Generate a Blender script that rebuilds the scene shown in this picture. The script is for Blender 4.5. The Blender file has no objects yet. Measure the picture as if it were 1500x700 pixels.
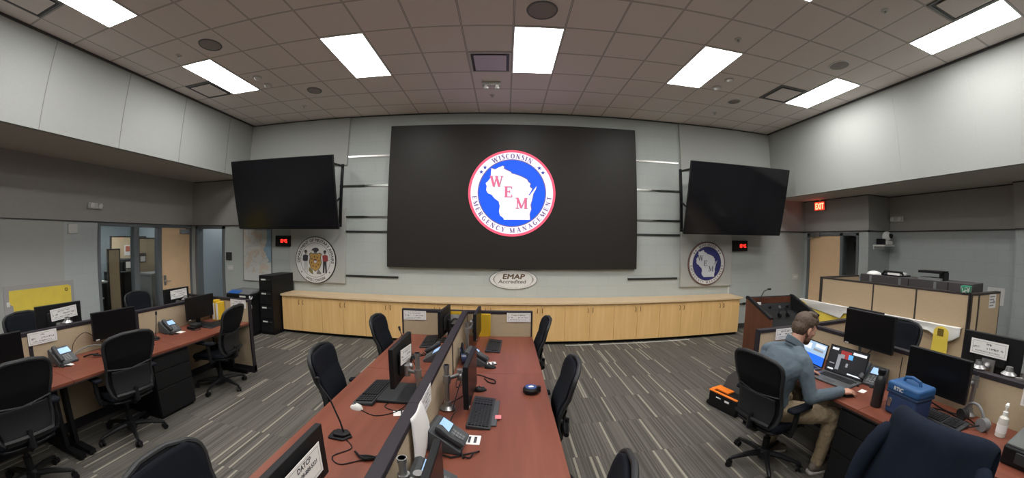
import bpy, math, random
from mathutils import Vector, Matrix
random.seed(7)
S = bpy.context.scene
COL = S.collection
PI = math.pi
# ---------------------------------------------------------------- materials
MATS = {}
def M(name, col=(.5,.5,.5), rough=.6, metal=0., emit=None, es=1., noise=0., nscale=30., bump=0., spec=.5, trans=0.):
    if name in MATS: return MATS[name]
    m = bpy.data.materials.new(name); m.use_nodes = True
    nt = m.node_tree; b = nt.nodes['Principled BSDF']
    c = (*col, 1)
    b.inputs['Base Color'].default_value = c
    b.inputs['Roughness'].default_value = rough
    b.inputs['Metallic'].default_value = metal
    b.inputs['Specular IOR Level'].default_value = spec
    if trans: b.inputs['Transmission Weight'].default_value = trans
    if emit:
        b.inputs['Emission Color'].default_value = (*emit, 1); b.inputs['Emission Strength'].default_value = es
    if noise or bump:
        tc = nt.nodes.new('ShaderNodeTexCoord'); n = nt.nodes.new('ShaderNodeTexNoise')
        n.inputs['Scale'].default_value = nscale; n.inputs['Detail'].default_value = 4
        nt.links.new(tc.outputs['Object'], n.inputs['Vector'])
        if noise:
            r = nt.nodes.new('ShaderNodeMapRange'); r.inputs['To Min'].default_value = 1-noise; r.inputs['To Max'].default_value = 1+noise
            nt.links.new(n.outputs['Fac'], r.inputs['Value'])
            mx = nt.nodes.new('ShaderNodeMix'); mx.data_type = 'RGBA'; mx.blend_type = 'MULTIPLY'
            mx.inputs['Factor'].default_value = 1; mx.inputs['A'].default_value = c
            nt.links.new(r.outputs['Result'], mx.inputs['B']); nt.links.new(mx.outputs['Result'], b.inputs['Base Color'])
        if bump:
            bp = nt.nodes.new('ShaderNodeBump'); bp.inputs['Strength'].default_value = bump; bp.inputs['Distance'].default_value = .002
            nt.links.new(n.outputs['Fac'], bp.inputs['Height']); nt.links.new(bp.outputs['Normal'], b.inputs['Normal'])
    MATS[name] = m
    return m

class NT:
    """small node helper"""
    def __init__(s, name, rough=.7):
        s.m = bpy.data.materials.new(name); s.m.use_nodes = True; s.t = s.m.node_tree
        s.b = s.t.nodes['Principled BSDF']; s.b.inputs['Roughness'].default_value = rough
        MATS[name] = s.m
    def n(s, typ, **kw):
        x = s.t.nodes.new('ShaderNode'+typ)
        for k, v in kw.items(): setattr(x, k, v)
        return x
    def put(s, v, inp):
        if isinstance(v, bpy.types.NodeSocket): s.t.links.new(v, inp)
        else: inp.default_value = v
    def math(s, op, a, b=None, c=None):
        x = s.n('Math', operation=op)
        for i, v in enumerate((a, b, c)):
            if v is not None: s.put(v, x.inputs[i])
        return x.outputs[0]
    def mix(s, f, a, b, blend='MIX'):
        x = s.n('Mix', data_type='RGBA', blend_type=blend)
        s.put(f, x.inputs['Factor'])
        s.put((*a,1) if isinstance(a, tuple) else a, x.inputs['A']); s.put((*b,1) if isinstance(b, tuple) else b, x.inputs['B'])
        return x.outputs['Result']
    def coords(s):
        tc = s.n('TexCoord'); sp = s.n('SeparateXYZ'); s.t.links.new(tc.outputs['Object'], sp.inputs[0])
        return tc.outputs['Object'], sp.outputs
    def noise(s, vec, scale, detail=3):
        x = s.n('TexNoise'); s.put(vec, x.inputs['Vector']); x.inputs['Scale'].default_value = scale; x.inputs['Detail'].default_value = detail
        return x.outputs['Fac']
    def comb(s, x, y, z):
        c = s.n('CombineXYZ')
        for i, v in enumerate((x, y, z)): s.put(v, c.inputs[i])
        return c.outputs[0]
    def white(s, vec):
        x = s.n('TexWhiteNoise', noise_dimensions='3D'); s.put(vec, x.inputs['Vector']); return x.outputs['Value']
    def color(s, c): s.put((*c,1) if isinstance(c, tuple) else c, s.b.inputs['Base Color'])
    def bump(s, h, strength=.3, dist=.003):
        x = s.n('Bump'); x.inputs['Strength'].default_value = strength; x.inputs['Distance'].default_value = dist
        s.put(h, x.inputs['Height']); s.t.links.new(x.outputs[0], s.b.inputs['Normal'])

# ---------------------------------------------------------------- mesh builder
class MB:
    def __init__(s): s.v = []; s.f = []; s.mi = []; s.cur = 0
    def mat(s, i): s.cur = i; return s
    def add(s, vs, fs, X=None):
        o = len(s.v)
        s.v += [tuple(X @ Vector(p)) if X is not None else tuple(p) for p in vs]
        s.f += [tuple(i+o for i in f) for f in fs]; s.mi += [s.cur]*len(fs)
        return s
    def box(s, x0, x1, y0, y1, z0, z1, X=None):
        if x0 > x1: x0, x1 = x1, x0
        if y0 > y1: y0, y1 = y1, y0
        if z0 > z1: z0, z1 = z1, z0
        vs = [(x,y,z) for z in (z0,z1) for y in (y0,y1) for x in (x0,x1)]
        return s.add(vs, [(0,2,3,1),(4,5,7,6),(0,1,5,4),(2,6,7,3),(0,4,6,2),(1,3,7,5)], X)
    def cbox(s, c, d, X=None):
        return s.box(c[0]-d[0]/2,c[0]+d[0]/2,c[1]-d[1]/2,c[1]+d[1]/2,c[2]-d[2]/2,c[2]+d[2]/2,X)
    def prism(s, poly, h0, h1, X=None):
        """poly in xy, extruded along z"""
        n = len(poly)
        a = sum(poly[i][0]*poly[(i+1)%n][1]-poly[(i+1)%n][0]*poly[i][1] for i in range(n))
        if a < 0: poly = poly[::-1]
        vs = [(x,y,h0) for x,y in poly]+[(x,y,h1) for x,y in poly]
        fs = [tuple(range(n-1,-1,-1)), tuple(range(n,2*n))]+[(i,(i+1)%n,n+(i+1)%n,n+i) for i in range(n)]
        return s.add(vs, fs, X)
    def face(s, poly, z=0, X=None):
        return s.add([(p[0],p[1],z) for p in poly], [tuple(range(len(poly)))], X)
    def tube(s, pts, r, n=8, cap=True, X=None):
        pts = [Vector(p) for p in pts]; m = len(pts)
        rs = r if isinstance(r, (list,tuple)) else [r]*m
        vs = []; fs = []; up = None
        for i, p in enumerate(pts):
            t = (pts[min(i+1,m-1)]-pts[max(i-1,0)]).normalized()
            if up is None:
                up = Vector((0,0,1)) if abs(t.z) < .9 else Vector((1,0,0))
            a = t.cross(up)
            if a.length < 1e-5: a = t.orthogonal()
            a.normalize(); b = a.cross(t); up = b
            for k in range(n):
                an = 2*PI*k/n; vs.append(p+(a*math.cos(an)+b*math.sin(an))*rs[i])
        for i in range(m-1):
            for k in range(n):
                k2 = (k+1)%n; fs.append((i*n+k, (i+1)*n+k, (i+1)*n+k2, i*n+k2))
        if cap: fs.append(tuple(range(n))); fs.append(tuple(range(m*n-1,(m-1)*n-1,-1)))
        return s.add(vs, fs, X)
    def cyl(s, p0, p1, r0, r1=None, n=16, X=None): return s.tube([p0,p1],[r0, r0 if r1 is None else r1], n, True, X)
    def lathe(s, prof, n=20, X=None):
        """prof (r,z) about z"""
        vs = []; fs = []; m = len(prof)
        for r, z in prof:
            for k in range(n): vs.append((r*math.cos(2*PI*k/n), r*math.sin(2*PI*k/n), z))
        for i in range(m-1):
            for k in range(n):
                k2 = (k+1)%n; fs.append((i*n+k, i*n+k2, (i+1)*n+k2, (i+1)*n+k))
        fs.append(tuple(range(n-1,-1,-1))); fs.append(tuple(range((m-1)*n, m*n)))
        return s.add(vs, fs, X)
    def grid(s, fn, nu, nv, X=None):
        vs = [fn(i/nu, j/nv) for j in range(nv+1) for i in range(nu+1)]
        fs = [(j*(nu+1)+i, j*(nu+1)+i+1, (j+1)*(nu+1)+i+1, (j+1)*(nu+1)+i) for j in range(nv) for i in range(nu)]
        return s.add(vs, fs, X)
    def ell(s, c, r, n=16, m=10, X=None):
        vs = []; fs = []
        for j in range(m+1):
            ph = PI*j/m - PI/2
            for k in range(n): vs.append((c[0]+r[0]*math.cos(ph)*math.cos(2*PI*k/n), c[1]+r[1]*math.cos(ph)*math.sin(2*PI*k/n), c[2]+r[2]*math.sin(ph)))
        for j in range(m):
            for k in range(n):
                k2=(k+1)%n; fs.append((j*n+k, j*n+k2, (j+1)*n+k2, (j+1)*n+k))
        return s.add(vs, fs, X)

def T(x=0,y=0,z=0): return Matrix.Translation((x,y,z))
def R(a, ax): return Matrix.Rotation(a, 4, ax)
def frame(o, u, w):
    """matrix: local x -> u, local y -> w, local z -> u x w, origin o"""
    u = Vector(u).normalized(); w = Vector(w).normalized(); n = u.cross(w)
    return Matrix(((u.x,w.x,n.x,o[0]),(u.y,w.y,n.y,o[1]),(u.z,w.z,n.z,o[2]),(0,0,0,1)))

def mesh(name, mb, mats):
    me = bpy.data.meshes.new(name); me.from_pydata(mb.v, [], mb.f)
    for m in (mats if isinstance(mats, (list,tuple)) else [mats]): me.materials.append(m)
    me.polygons.foreach_set('material_index', mb.mi)
    return me
def obj(name, mb, mats, parent=None, bevel=0, seg=2, smooth=True, solid=0, sub=0, label=None, sharp=35, at=None, rz=0):
    me = mesh(name, mb, mats)
    if smooth:
        me.shade_smooth()
        if not sub: me.set_sharp_from_angle(angle=math.radians(sharp))
    o = bpy.data.objects.new(name, me); COL.objects.link(o)
    if parent is not None: o.parent = parent
    if solid:
        m = o.modifiers.new('s','SOLIDIFY'); m.thickness = solid; m.offset = 0
    if bevel:
        m = o.modifiers.new('b','BEVEL'); m.width = bevel; m.segments = seg; m.limit_method = 'ANGLE'; m.angle_limit = math.radians(40); m.harden_normals = False
    if sub:
        m = o.modifiers.new('u','SUBSURF'); m.levels = sub; m.render_levels = sub
    if label: o['label'] = label
    if at is not None: o.location = at
    if rz: o.rotation_euler = (0,0,rz)
    return o
def tag(o, label, cat, group=None, kind=None):
    o['label'] = label; o['category'] = cat
    if group: o['group'] = group
    if kind: o['kind'] = kind
    return o
def thing(name, label, cat, loc=(0,0,0), rz=0, group=None, rot=None):
    o = bpy.data.objects.new(name, None); COL.objects.link(o); o.empty_display_size = .05
    o.location = loc; o.rotation_euler = rot if rot else (0,0,rz)
    return tag(o, label, cat, group)
def struct(name, mb, mats, bevel=0, smooth=False, label=None):
    o = obj(name, mb, mats, None, bevel, smooth=smooth); o['kind'] = 'structure'
    if label: o['label'] = label
    return o
CH = {}
def dup(root, loc, rz=0, label=None, group=None, rot=None):
    def cp(o, par):
        c = o.copy(); COL.objects.link(c)
        if par is not None: c.parent = par
        for ch in list(o.children): cp(ch, c)
        return c
    r = cp(root, None); r.location = loc; r.rotation_euler = rot if rot else (0,0,rz)
    if label: r['label'] = label
    if group: r['group'] = group
    return r

# text as mesh polygons ------------------------------------------------
_tc = {}
def glyphs(s):
    """(verts, faces, width) of a text line, height of capitals about 0.7"""
    if s in _tc: return _tc[s]
    cu = bpy.data.curves.new('t','FONT'); cu.body = s; cu.size = 1; cu.resolution_u = 3
    o = bpy.data.objects.new('t', cu); COL.objects.link(o)
    bpy.context.view_layer.update()
    me = bpy.data.meshes.new_from_object(o.evaluated_get(bpy.context.evaluated_depsgraph_get()))
    vs = [tuple(v.co) for v in me.vertices]; fs = [tuple(p.vertices) for p in me.polygons]
    bpy.data.objects.remove(o); bpy.data.meshes.remove(me); bpy.data.curves.remove(cu)
    w = max([v[0] for v in vs] or [.3])
    _tc[s] = (vs, fs, w); return _tc[s]
def text(mb, s, x, y, cap, z, X=None, width=None, slant=0, align='c', bold=0):
    vs, fs, w = glyphs(s); k = cap/.7; sx = k if width is None else width/w
    x0 = x - (w*sx/2 if align == 'c' else 0)
    offs = [(0,0)] if not bold else [(-bold,0),(bold,0),(0,-bold),(0,bold)]
    for n, (dx, dy) in enumerate(offs):
        mb.add([(x0+p[0]*sx+slant*p[1]*k+dx, y+p[1]*k+dy, z+n*1e-5) for p in vs], fs, X)
def rect(mb, x0, x1, y0, y1, z, X=None): mb.face([(x0,y0),(x1,y0),(x1,y1),(x0,y1)], z, X)
def disc(mb, r, z, X=None, n=48, c=(0,0), ry=None):
    mb.face([(c[0]+r*math.cos(2*PI*k/n), c[1]+(ry or r)*math.sin(2*PI*k/n)) for k in range(n)], z, X)
def ring(mb, r0, r1, z, X=None, n=64, sy=1., c=(0,0)):
    vs = []; fs = []
    for k in range(n):
        a = 2*PI*k/n
        vs += [(c[0]+r0*math.cos(a),c[1]+r0*sy*math.sin(a),z),(c[0]+r1*math.cos(a),c[1]+r1*sy*math.sin(a),z)]
    for k in range(n):
        a, b = 2*k, 2*((k+1)%n); fs.append((a, a+1, b+1, b))
    mb.add(vs, fs, X)
# serif strokes: letters in a unit box, (x0,y0,x1,y1,weight)
H_, t_ = .17, .06
def L_(*st): return st
SER = {
 'W': (1.25, [(.12,1,.40,0,H_),(.40,0,.63,1,t_),(.60,1,.88,0,H_),(.88,0,1.13,1,t_)], [(0,.28,1),(.48,.76,1),(1.0,1.25,1)]),
 'I': (.42, [(.21,0,.21,1,H_)], [(.04,.38,0),(.04,.38,1)]),
 'S': (.7, [(.58,.78,.48,.95,t_),(.48,.95,.25,.97,.09),(.25,.97,.13,.76,H_),(.13,.76,.58,.33,H_),(.58,.33,.5,.08,.14),(.5,.08,.25,.03,.08),(.25,.03,.1,.2,t_)], []),
 'C': (.8, [(.7,.75,.58,.93,t_),(.58,.93,.35,.97,.08),(.35,.97,.15,.72,.14),(.15,.72,.13,.32,H_),(.13,.32,.33,.04,.14),(.33,.04,.58,.06,.08),(.58,.06,.72,.25,t_)], []),
 'O': (.9, [(.45,.97,.2,.83,.1),(.2,.83,.13,.5,H_),(.13,.5,.2,.17,H_),(.2,.17,.45,.03,.1),(.45,.03,.7,.17,.1),(.7,.17,.77,.5,H_),(.77,.5,.7,.83,H_),(.7,.83,.45,.97,.1)], []),
 'N': (.95, [(.17,0,.17,1,t_),(.17,1,.78,0,H_),(.78,0,.78,1,t_)], [(0,.32,0),(0,.24,1),(.64,.95,1)]),
 'E': (.78, [(.2,0,.2,1,H_),(.2,.97,.7,.97,t_),(.2,.52,.52,.52,t_),(.2,.03,.72,.03,t_),(.7,.78,.7,1,t_),(.72,0,.72,.24,t_),(.52,.4,.52,.64,t_)], [(.03,.3,0),(.03,.3,1)]),
 'M': (1.15, [(.17,0,.17,1,t_),(.17,1,.55,.05,H_),(.55,.05,.92,1,t_),(.95,0,.95,1,H_)], [(0,.34,0),(0,.25,1),(.8,1.13,0),(.9,1.13,1)]),
 'R': (.85, [(.2,0,.2,1,H_),(.2,.97,.5,.97,t_),(.5,.97,.64,.75,.15),(.64,.75,.5,.5,.15),(.5,.5,.2,.5,t_),(.42,.5,.72,.03,H_)], [(.03,.38,0),(.03,.3,1),(.66,.85,0)]),
 'G': (.9, [(.74,.75,.6,.93,t_),(.6,.93,.37,.97,.08),(.37,.97,.16,.72,.14),(.16,.72,.14,.32,H_),(.14,.32,.35,.04,.14),(.35,.04,.72,.12,.1),(.74,.1,.74,.45,.15)], [(.56,.88,.45)]),
 'Y': (.9, [(.14,1,.45,.47,H_),(.78,1,.45,.47,t_),(.45,.47,.45,0,H_)], [(0,.3,1),(.64,.92,1),(.28,.62,0)]),
 'A': (.9, [(.45,1,.14,0,t_),(.45,1,.76,0,H_),(.24,.34,.64,.34,t_)], [(.02,.28,0),(.6,.92,0)]),
 'T': (.8, [(.4,0,.4,1,H_),(.06,.97,.74,.97,t_),(.06,.76,.06,1,t_),(.74,.76,.74,1,t_)], [(.24,.56,0)]),
}
def serif(mb, ch, h, z, X, wk=1.):
    w, st, se = SER[ch]; n = 0
    for x0,y0,x1,y1,t in st:
        dx, dy = x1-x0, y1-y0; l = math.hypot(dx,dy)
        nx, ny = (-dy/l*t*wk/2, dx/l*t*wk/2)
        n += 1
        mb.face([((x0+nx-w/2)*h,(y0+ny)*h),((x0-nx-w/2)*h,(y0-ny)*h),((x1-nx-w/2)*h,(y1-ny)*h),((x1+nx-w/2)*h,(y1+ny)*h)], z+n*2e-5, X)
    for a,b,y in se: rect(mb, (a-w/2)*h, (b-w/2)*h, y*h-(t_/2*h if 0<y<1 else (t_*h if y==1 else 0)), y*h+(t_/2*h if 0<y<1 else (0 if y==1 else t_*h)), z+3e-4, X)
def arc_text(mb, s, r, h, a0, a1, z, X, bottom=False, ser=True, wk=1.45):
    """letters on an arc; angles in degrees clockwise from top, top letters read outward, bottom letters read inward"""
    ws = []
    for c in s:
        ws.append(.45 if c == ' ' else (SER[c][0]+.12 if ser else glyphs(c)[2]*1.43*.8+.14))
    tot = sum(ws); acc = 0
    for c, w in zip(s, ws):
        f = (acc+w/2)/tot; acc += w
        a = math.radians(a0+(a1-a0)*f)
        if c == ' ': continue
        p = (r*math.sin(a), r*math.cos(a), 0)
        Y = X @ T(*p) @ R(-a + (PI if bottom else 0), 'Z')
        if ser: serif(mb, c, h, z, Y, wk)
        else: text(mb, c, 0, 0, h, z, Y, bold=h*.038)
def star(mb, r, z, X):
    mb.face([((r if k%2==0 else r*.42)*math.sin(k*PI/5), (r if k%2==0 else r*.42)*math.cos(k*PI/5)) for k in range(10)], z, X)
# ================================================================ camera
HC = 1.93
cam = bpy.data.cameras.new('camera'); co = bpy.data.objects.new('camera', cam); COL.objects.link(co); S.camera = co
cam.type = 'PANO'; cy = cam
cy.panorama_type = 'FISHEYE_LENS_POLYNOMIAL'
cam.sensor_fit = 'HORIZONTAL'; cam.sensor_width = 36; cam.sensor_height = 36*700/1500
cy.fisheye_fov = math.radians(200)
cy.fisheye_polynomial_k0 = 0
cy.fisheye_polynomial_k1 = -0.081849853; cy.fisheye_polynomial_k2 = -0.00021094227
cy.fisheye_polynomial_k3 = 6.3819997e-05; cy.fisheye_polynomial_k4 = -1.0611042e-06
yaw, pitch, roll = .0182, -.0014, .0111
f = Vector((math.sin(yaw)*math.cos(pitch), math.cos(yaw)*math.cos(pitch), math.sin(pitch)))
r = Vector((math.cos(yaw), -math.sin(yaw), 0)); u = r.cross(f)
r2 = math.cos(roll)*r+math.sin(roll)*u; u2 = -math.sin(roll)*r+math.cos(roll)*u
co.matrix_world = Matrix(((r2.x,u2.x,-f.x,0),(r2.y,u2.y,-f.y,0),(r2.z,u2.z,-f.z,HC),(0,0,0,1)))
S.view_settings.view_transform = 'Standard'; S.view_settings.look = 'None'; S.view_settings.exposure = .2
S.cycles.use_denoising = True; S.cycles.max_bounces = 10; S.cycles.diffuse_bounces = 7; S.cycles.glossy_bounces = 4
S.cycles.sample_clamp_indirect = 6
w = bpy.data.worlds.new('world'); S.world = w; w.use_nodes = True
w.node_tree.nodes['Background'].inputs[0].default_value = (.5,.5,.5,1); w.node_tree.nodes['Background'].inputs[1].default_value = .03

# ================================================================ room materials
YW, XL, XR, ZC = 6.6, -5.76, 6.03, 4.416
XLA, ZLS = -7.6, 3.2      # left alcove wall, soffit height
XRD, XRA, ZRS = 7.15, 7.95, 2.885
X0, Y0, TT = .0562, 5.4546, .6096
def block_mat(name, col, axis):
    q = NT(name, .62); vec, s = q.coords()
    br = q.n('TexBrick'); h = s[0] if axis == 'x' else s[1]
    q.t.links.new(q.comb(h, s[2], 0.), br.inputs['Vector'])
    br.inputs['Scale'].default_value = 1; br.inputs['Mortar Size'].default_value = .0022; br.inputs['Mortar Smooth'].default_value = .3
    br.inputs['Brick Width'].default_value = .406; br.inputs['Row Height'].default_value = .203
    br.inputs['Color1'].default_value = (*col,1); br.inputs['Color2'].default_value = (col[0]*.97,col[1]*.97,col[2]*.97,1)
    br.inputs['Mortar'].default_value = (col[0]*.8,col[1]*.8,col[2]*.8,1)
    nz = q.noise(vec, 90, 4)
    q.color(q.mix(q.math('MULTIPLY', nz, .12), br.outputs['Color'], (col[0]*.7,col[1]*.7,col[2]*.7)))
    q.bump(q.math('ADD', q.math('MULTIPLY', br.outputs['Fac'], -1.), q.math('MULTIPLY', nz, .25)), .35, .003)
    return q.m
m_block = block_mat('painted_block_x', (.46,.495,.475), 'x')
m_blocky = block_mat('painted_block_y', (.46,.50,.50), 'y')
m_fabric = M('wall_panel_fabric', (.355,.37,.35), .9, noise=.06, nscale=60, bump=.05)
m_fabricg = M('wall_panel_grey', (.42,.43,.405), .9, noise=.05, nscale=60)
m_taupe = M('bulkhead_paint', (.36,.35,.335), .85, noise=.05, nscale=20)
m_soff = M('soffit_paint', (.50,.47,.43), .85, noise=.05, nscale=10)
m_trimd = M('dark_trim', (.05,.05,.05), .5)
m_doorframe = M('grey_metal_frame', (.14,.155,.165), .45)
m_tan = M('door_wood', (.84,.58,.345), .5, noise=.08, nscale=6)
m_steel = M('brushed_steel', (.6,.6,.58), .32, 1.)
m_alu = M('grey_aluminium', (.42,.42,.43), .35, .9)
m_white = M('white_plastic', (.75,.75,.73), .45)
m_offw = M('off_white', (.6,.6,.57), .6)
m_black = M('black_plastic', (.007,.007,.008), .45, spec=.25)
m_blackm = M('black_matte', (.008,.008,.0085), .7, spec=.2)
m_dgrey = M('dark_grey_plastic', (.028,.03,.032), .5, spec=.3)
m_mgrey = M('mid_grey_plastic', (.16,.165,.17), .5)
m_glass = M('window_glass', (.9,.95,.95), .03, trans=1.)
m_light = M('light_diffuser', (.9,.9,.9), .5, emit=(1,.985,.96), es=18)
m_paper = M('white_paper', (.78,.77,.75), .8)
m_ink = M('ink', (.04,.04,.05), .8)
m_inkl = M('ink_light', (.3,.29,.3), .8)
m_red = M('red_led', (.3,.01,.01), .5, emit=(1,.03,.02), es=2.6)

# carpet
q = NT('carpet', .95); vec, s = q.coords()
row = q.math('FLOOR', q.math('DIVIDE', q.math('ADD', s[1], -.27), .605))
cell = q.math('FLOOR', q.math('DIVIDE', s[0], .03))
blk = q.math('FLOOR', q.math('DIVIDE', s[0], .605))
w1 = q.white(q.comb(cell, row, 3.)); w2 = q.white(q.comb(q.math('FLOOR', q.math('DIVIDE', s[0], .0115)), row, 7.)); w3 = q.white(q.comb(blk, row, 11.))
fine = q.noise(q.comb(q.math('MULTIPLY', s[0], 60.), q.math('MULTIPLY', s[1], 2.), 0.), 3., 4)
base = q.mix(w2, (.056,.051,.044), (.135,.124,.106))
base = q.mix(q.math('MULTIPLY', w3, .35), base, (.08,.074,.064))
st = q.math('GREATER_THAN', w1, .905)
sx = q.math('FRACT', q.math('DIVIDE', s[0], .03))
st = q.math('MULTIPLY', st, q.math('LESS_THAN', q.math('ABSOLUTE', q.math('SUBTRACT', sx, .5)), .37))
colr = q.mix(q.math('MULTIPLY', st, .9), base, (.29,.27,.22))
edge = q.math('LESS_THAN', q.math('FRACT', q.math('DIVIDE', q.math('ADD', s[1], -.27), .605)), .012)
colr = q.mix(q.math('MULTIPLY', edge, .22), colr, (.05,.047,.042))
colr = q.mix(.5, colr, q.mix(fine, (.6,.6,.6), (1.4,1.4,1.4)), 'MULTIPLY')
q.color(colr); q.bump(q.noise(vec, 260, 2), .25, .004); m_carpet = q.m
# ceiling tiles
q = NT('ceiling_tile', .95); vec, s = q.coords()
def gl(c, o):
    fr = q.math('FRACT', q.math('ADD', q.math('DIVIDE', q.math('SUBTRACT', c, o), TT), 200.5))
    return q.math('ABSOLUTE', q.math('SUBTRACT', fr, .5))
dd = q.math('MINIMUM', gl(s[0], X0), gl(s[1], Y0))
ln = q.math('LESS_THAN', dd, .019); ln2 = q.math('LESS_THAN', dd, .010)
tl = q.mix(q.noise(vec, 130, 5), (.76,.70,.67), (.88,.82,.79))
tl = q.mix(q.math('MULTIPLY', q.white(q.comb(q.math('FLOOR', q.math('DIVIDE', q.math('SUBTRACT', s[0], X0), TT)), q.math('FLOOR', q.math('DIVIDE', q.math('SUBTRACT', s[1], Y0), TT)), 1.)), .12), tl, (.68,.63,.61))
q.color(q.mix(ln, tl, q.mix(ln2, (.30,.28,.27), (.60,.56,.54)))); q.bump(q.noise(vec, 160, 4), .2, .003); m_ceil = q.m

# ================================================================ structure
YB = -5.0
struct('floor', MB().box(-11.6, 8.2, YB, 9.2, -.1, 0), m_carpet)
struct('ceiling', MB().box(XL, XR, YB, YW, ZC, ZC+.1), m_ceil)
b = MB()
b.box(-5.76, 6.03, YW, YW+.15, 0, ZC); b.box(-6.5, -5.76, YW, YW+.15, 0, ZLS); b.box(-7.42,-6.5,YW,YW+.15,2.1,ZLS); b.box(XLA-.15,-7.42,YW,YW+.15,0,ZLS); b.box(6.03, XRD+.15, YW, YW+.15, 0, ZRS)
struct('wall_back', b, m_block)
struct('wall_rear', MB().box(-8.0, 8.2, YB-.15, YB, 0, ZC), m_fabricg)
struct('wall_left_upper', MB().box(XL-.12, XL, YB, YW, ZLS, ZC), m_fabric)
struct('wall_right_upper', MB().box(XR, XR+.12, YB, YW, ZRS, ZC), m_fabric)
struct('ceiling_left_soffit', MB().box(XLA-.1, XL-.12, YB, YW, ZLS, ZLS+.1), m_soff)
struct('ceiling_right_soffit', MB().box(XR+.12, XRA+.1, YB, YW, ZRS, ZRS+.1), m_soff)
# left alcove wall with openings y 4.16-5.60 (windows) and 5.60-6.56 (door)
b = MB().box(XLA-.15, XLA, YB, 4.16, 0, ZLS); b.box(XLA-.15, XLA, 4.16, YW, 2.14, ZLS); b.box(XLA-.15, XLA, 6.56, YW, 0, 2.14)
struct('wall_left', b, m_blocky)
b = MB().box(XRD, XRD+.15, 6.5, YW, 0, ZRS); b.box(XRD, XRD+.15, 5.05, 6.5, 2.13, ZRS); b.box(XRD, XRD+.15, 4.97, 5.05, 0, ZRS)
b.box(XRD, XRA+.15, 4.82, 4.97, 0, ZRS); b.box(XRA, XRA+.15, 2.28, 4.82, 0, ZRS); b.box(7.7, XRA+.15, YB, 2.28, 0, ZRS)
struct('wall_right', b, m_blocky)
# darker bulkhead band above the door heads
b = MB().box(XLA, XLA+.025, YB, YW, 2.16, ZLS); b.box(XLA+.025, XL, YW-.025, YW, 2.16, ZLS)
struct('trim_1', b, m_taupe)
b = MB().box(XRD-.025, XRD, 4.795, YW, 2.17, ZRS); b.box(XRD, XRA, 4.795, 4.82, 2.17, ZRS); b.box(XRA-.025, XRA, 2.28, 4.795, 2.17, ZRS); b.box(7.675, 7.7, YB, 2.28, 2.17, ZRS); b.box(XR, XRD-.025, YW-.025, YW, 2.17, ZRS)
struct('trim_2', b, m_taupe)
b = MB()
b.box(XLA, XLA+.03, YB, YW, 2.145, 2.165); b.box(XLA, XL, YW-.03, YW, 2.145, 2.165); b.box(XLA, XLA+.012, YB, YW, ZLS-.02, ZLS); b.box(XLA+.025, XL, YW-.035, YW-.02, ZLS-.02, ZLS)
b.box(XRD-.03, XRD, 4.79, YW, 2.15, 2.175); b.box(XRD-.03, XRA, 4.79, 4.82, 2.15, 2.175); b.box(XRA-.03, XRA, 2.28, 4.82, 2.15, 2.175); b.box(7.67, 7.7, YB, 2.28, 2.15, 2.175); b.box(XR, XRD, YW-.03, YW, 2.15, 2.175)
b.box(XRD-.04, XRD-.02, 4.79, YW, ZRS-.02, ZRS); b.box(XRA-.04, XRA-.02, 2.28, 4.8, ZRS-.02, ZRS); b.box(XRD-.03,XRA,4.78,4.8,ZRS-.02,ZRS); b.box(7.66,7.68,YB,2.28,ZRS-.02,ZRS)
struct('trim_3', b, m_trimd)
# dark reveal where the ceiling meets the walls
b = MB().box(XL, XL+.02, YB, YW, ZC-.03, ZC); b.box(XR-.02, XR, YB, YW, ZC-.03, ZC); b.box(XL+.02, XR-.02, YW-.02, YW, ZC-.02, ZC)
struct('trim_4', b, m_trimd)
b = MB().box(-6.46, 6.9, YW-.012, YW, 0, .1); b.box(XRD-.012, XRD, 6.5, YW, 0, .1); b.box(XRA-.012, XRA, 2.28, 4.82, 0, .1)
struct('baseboard_back', b, m_trimd)
struct('baseboard_left', MB().box(XLA, XLA+.012, YB, 4.16, 0, .1), m_trimd)

# corridor beyond the opening in the back wall
m_blue = M('corridor_paint', (.40,.47,.52), .7)
b = MB().box(-8.2, -5.9, 8.6, 8.75, 0, 2.6); b.box(-6.3, -6.15, YW+.15, 8.6, 0, 2.6); b.box(-7.75, -7.6, YW+.15, 8.6, 0, 2.6); b.box(-8.2,-5.9,YW+.15,8.75,2.6,2.7)
struct('wall_corridor', b, m_blue)
b = MB().box(-7.46,-7.38,YW-.02,YW+.17,0,2.14); b.box(-6.54,-6.46,YW-.02,YW+.17,0,2.14); b.box(-7.46,-6.46,YW-.02,YW+.17,2.08,2.16)
struct('door_1', b, m_doorframe)
# office beyond the left windows
b = MB().box(-11.5,-11.4,2.6,7.4,0,2.7); b.box(-11.4,-7.76,2.5,2.6,0,2.7); b.box(-11.4,-7.76,7.3,7.4,0,2.7); b.box(-11.5,-7.75,2.5,7.4,2.7,2.8)
struct('wall_office', b, m_blue)
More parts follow.
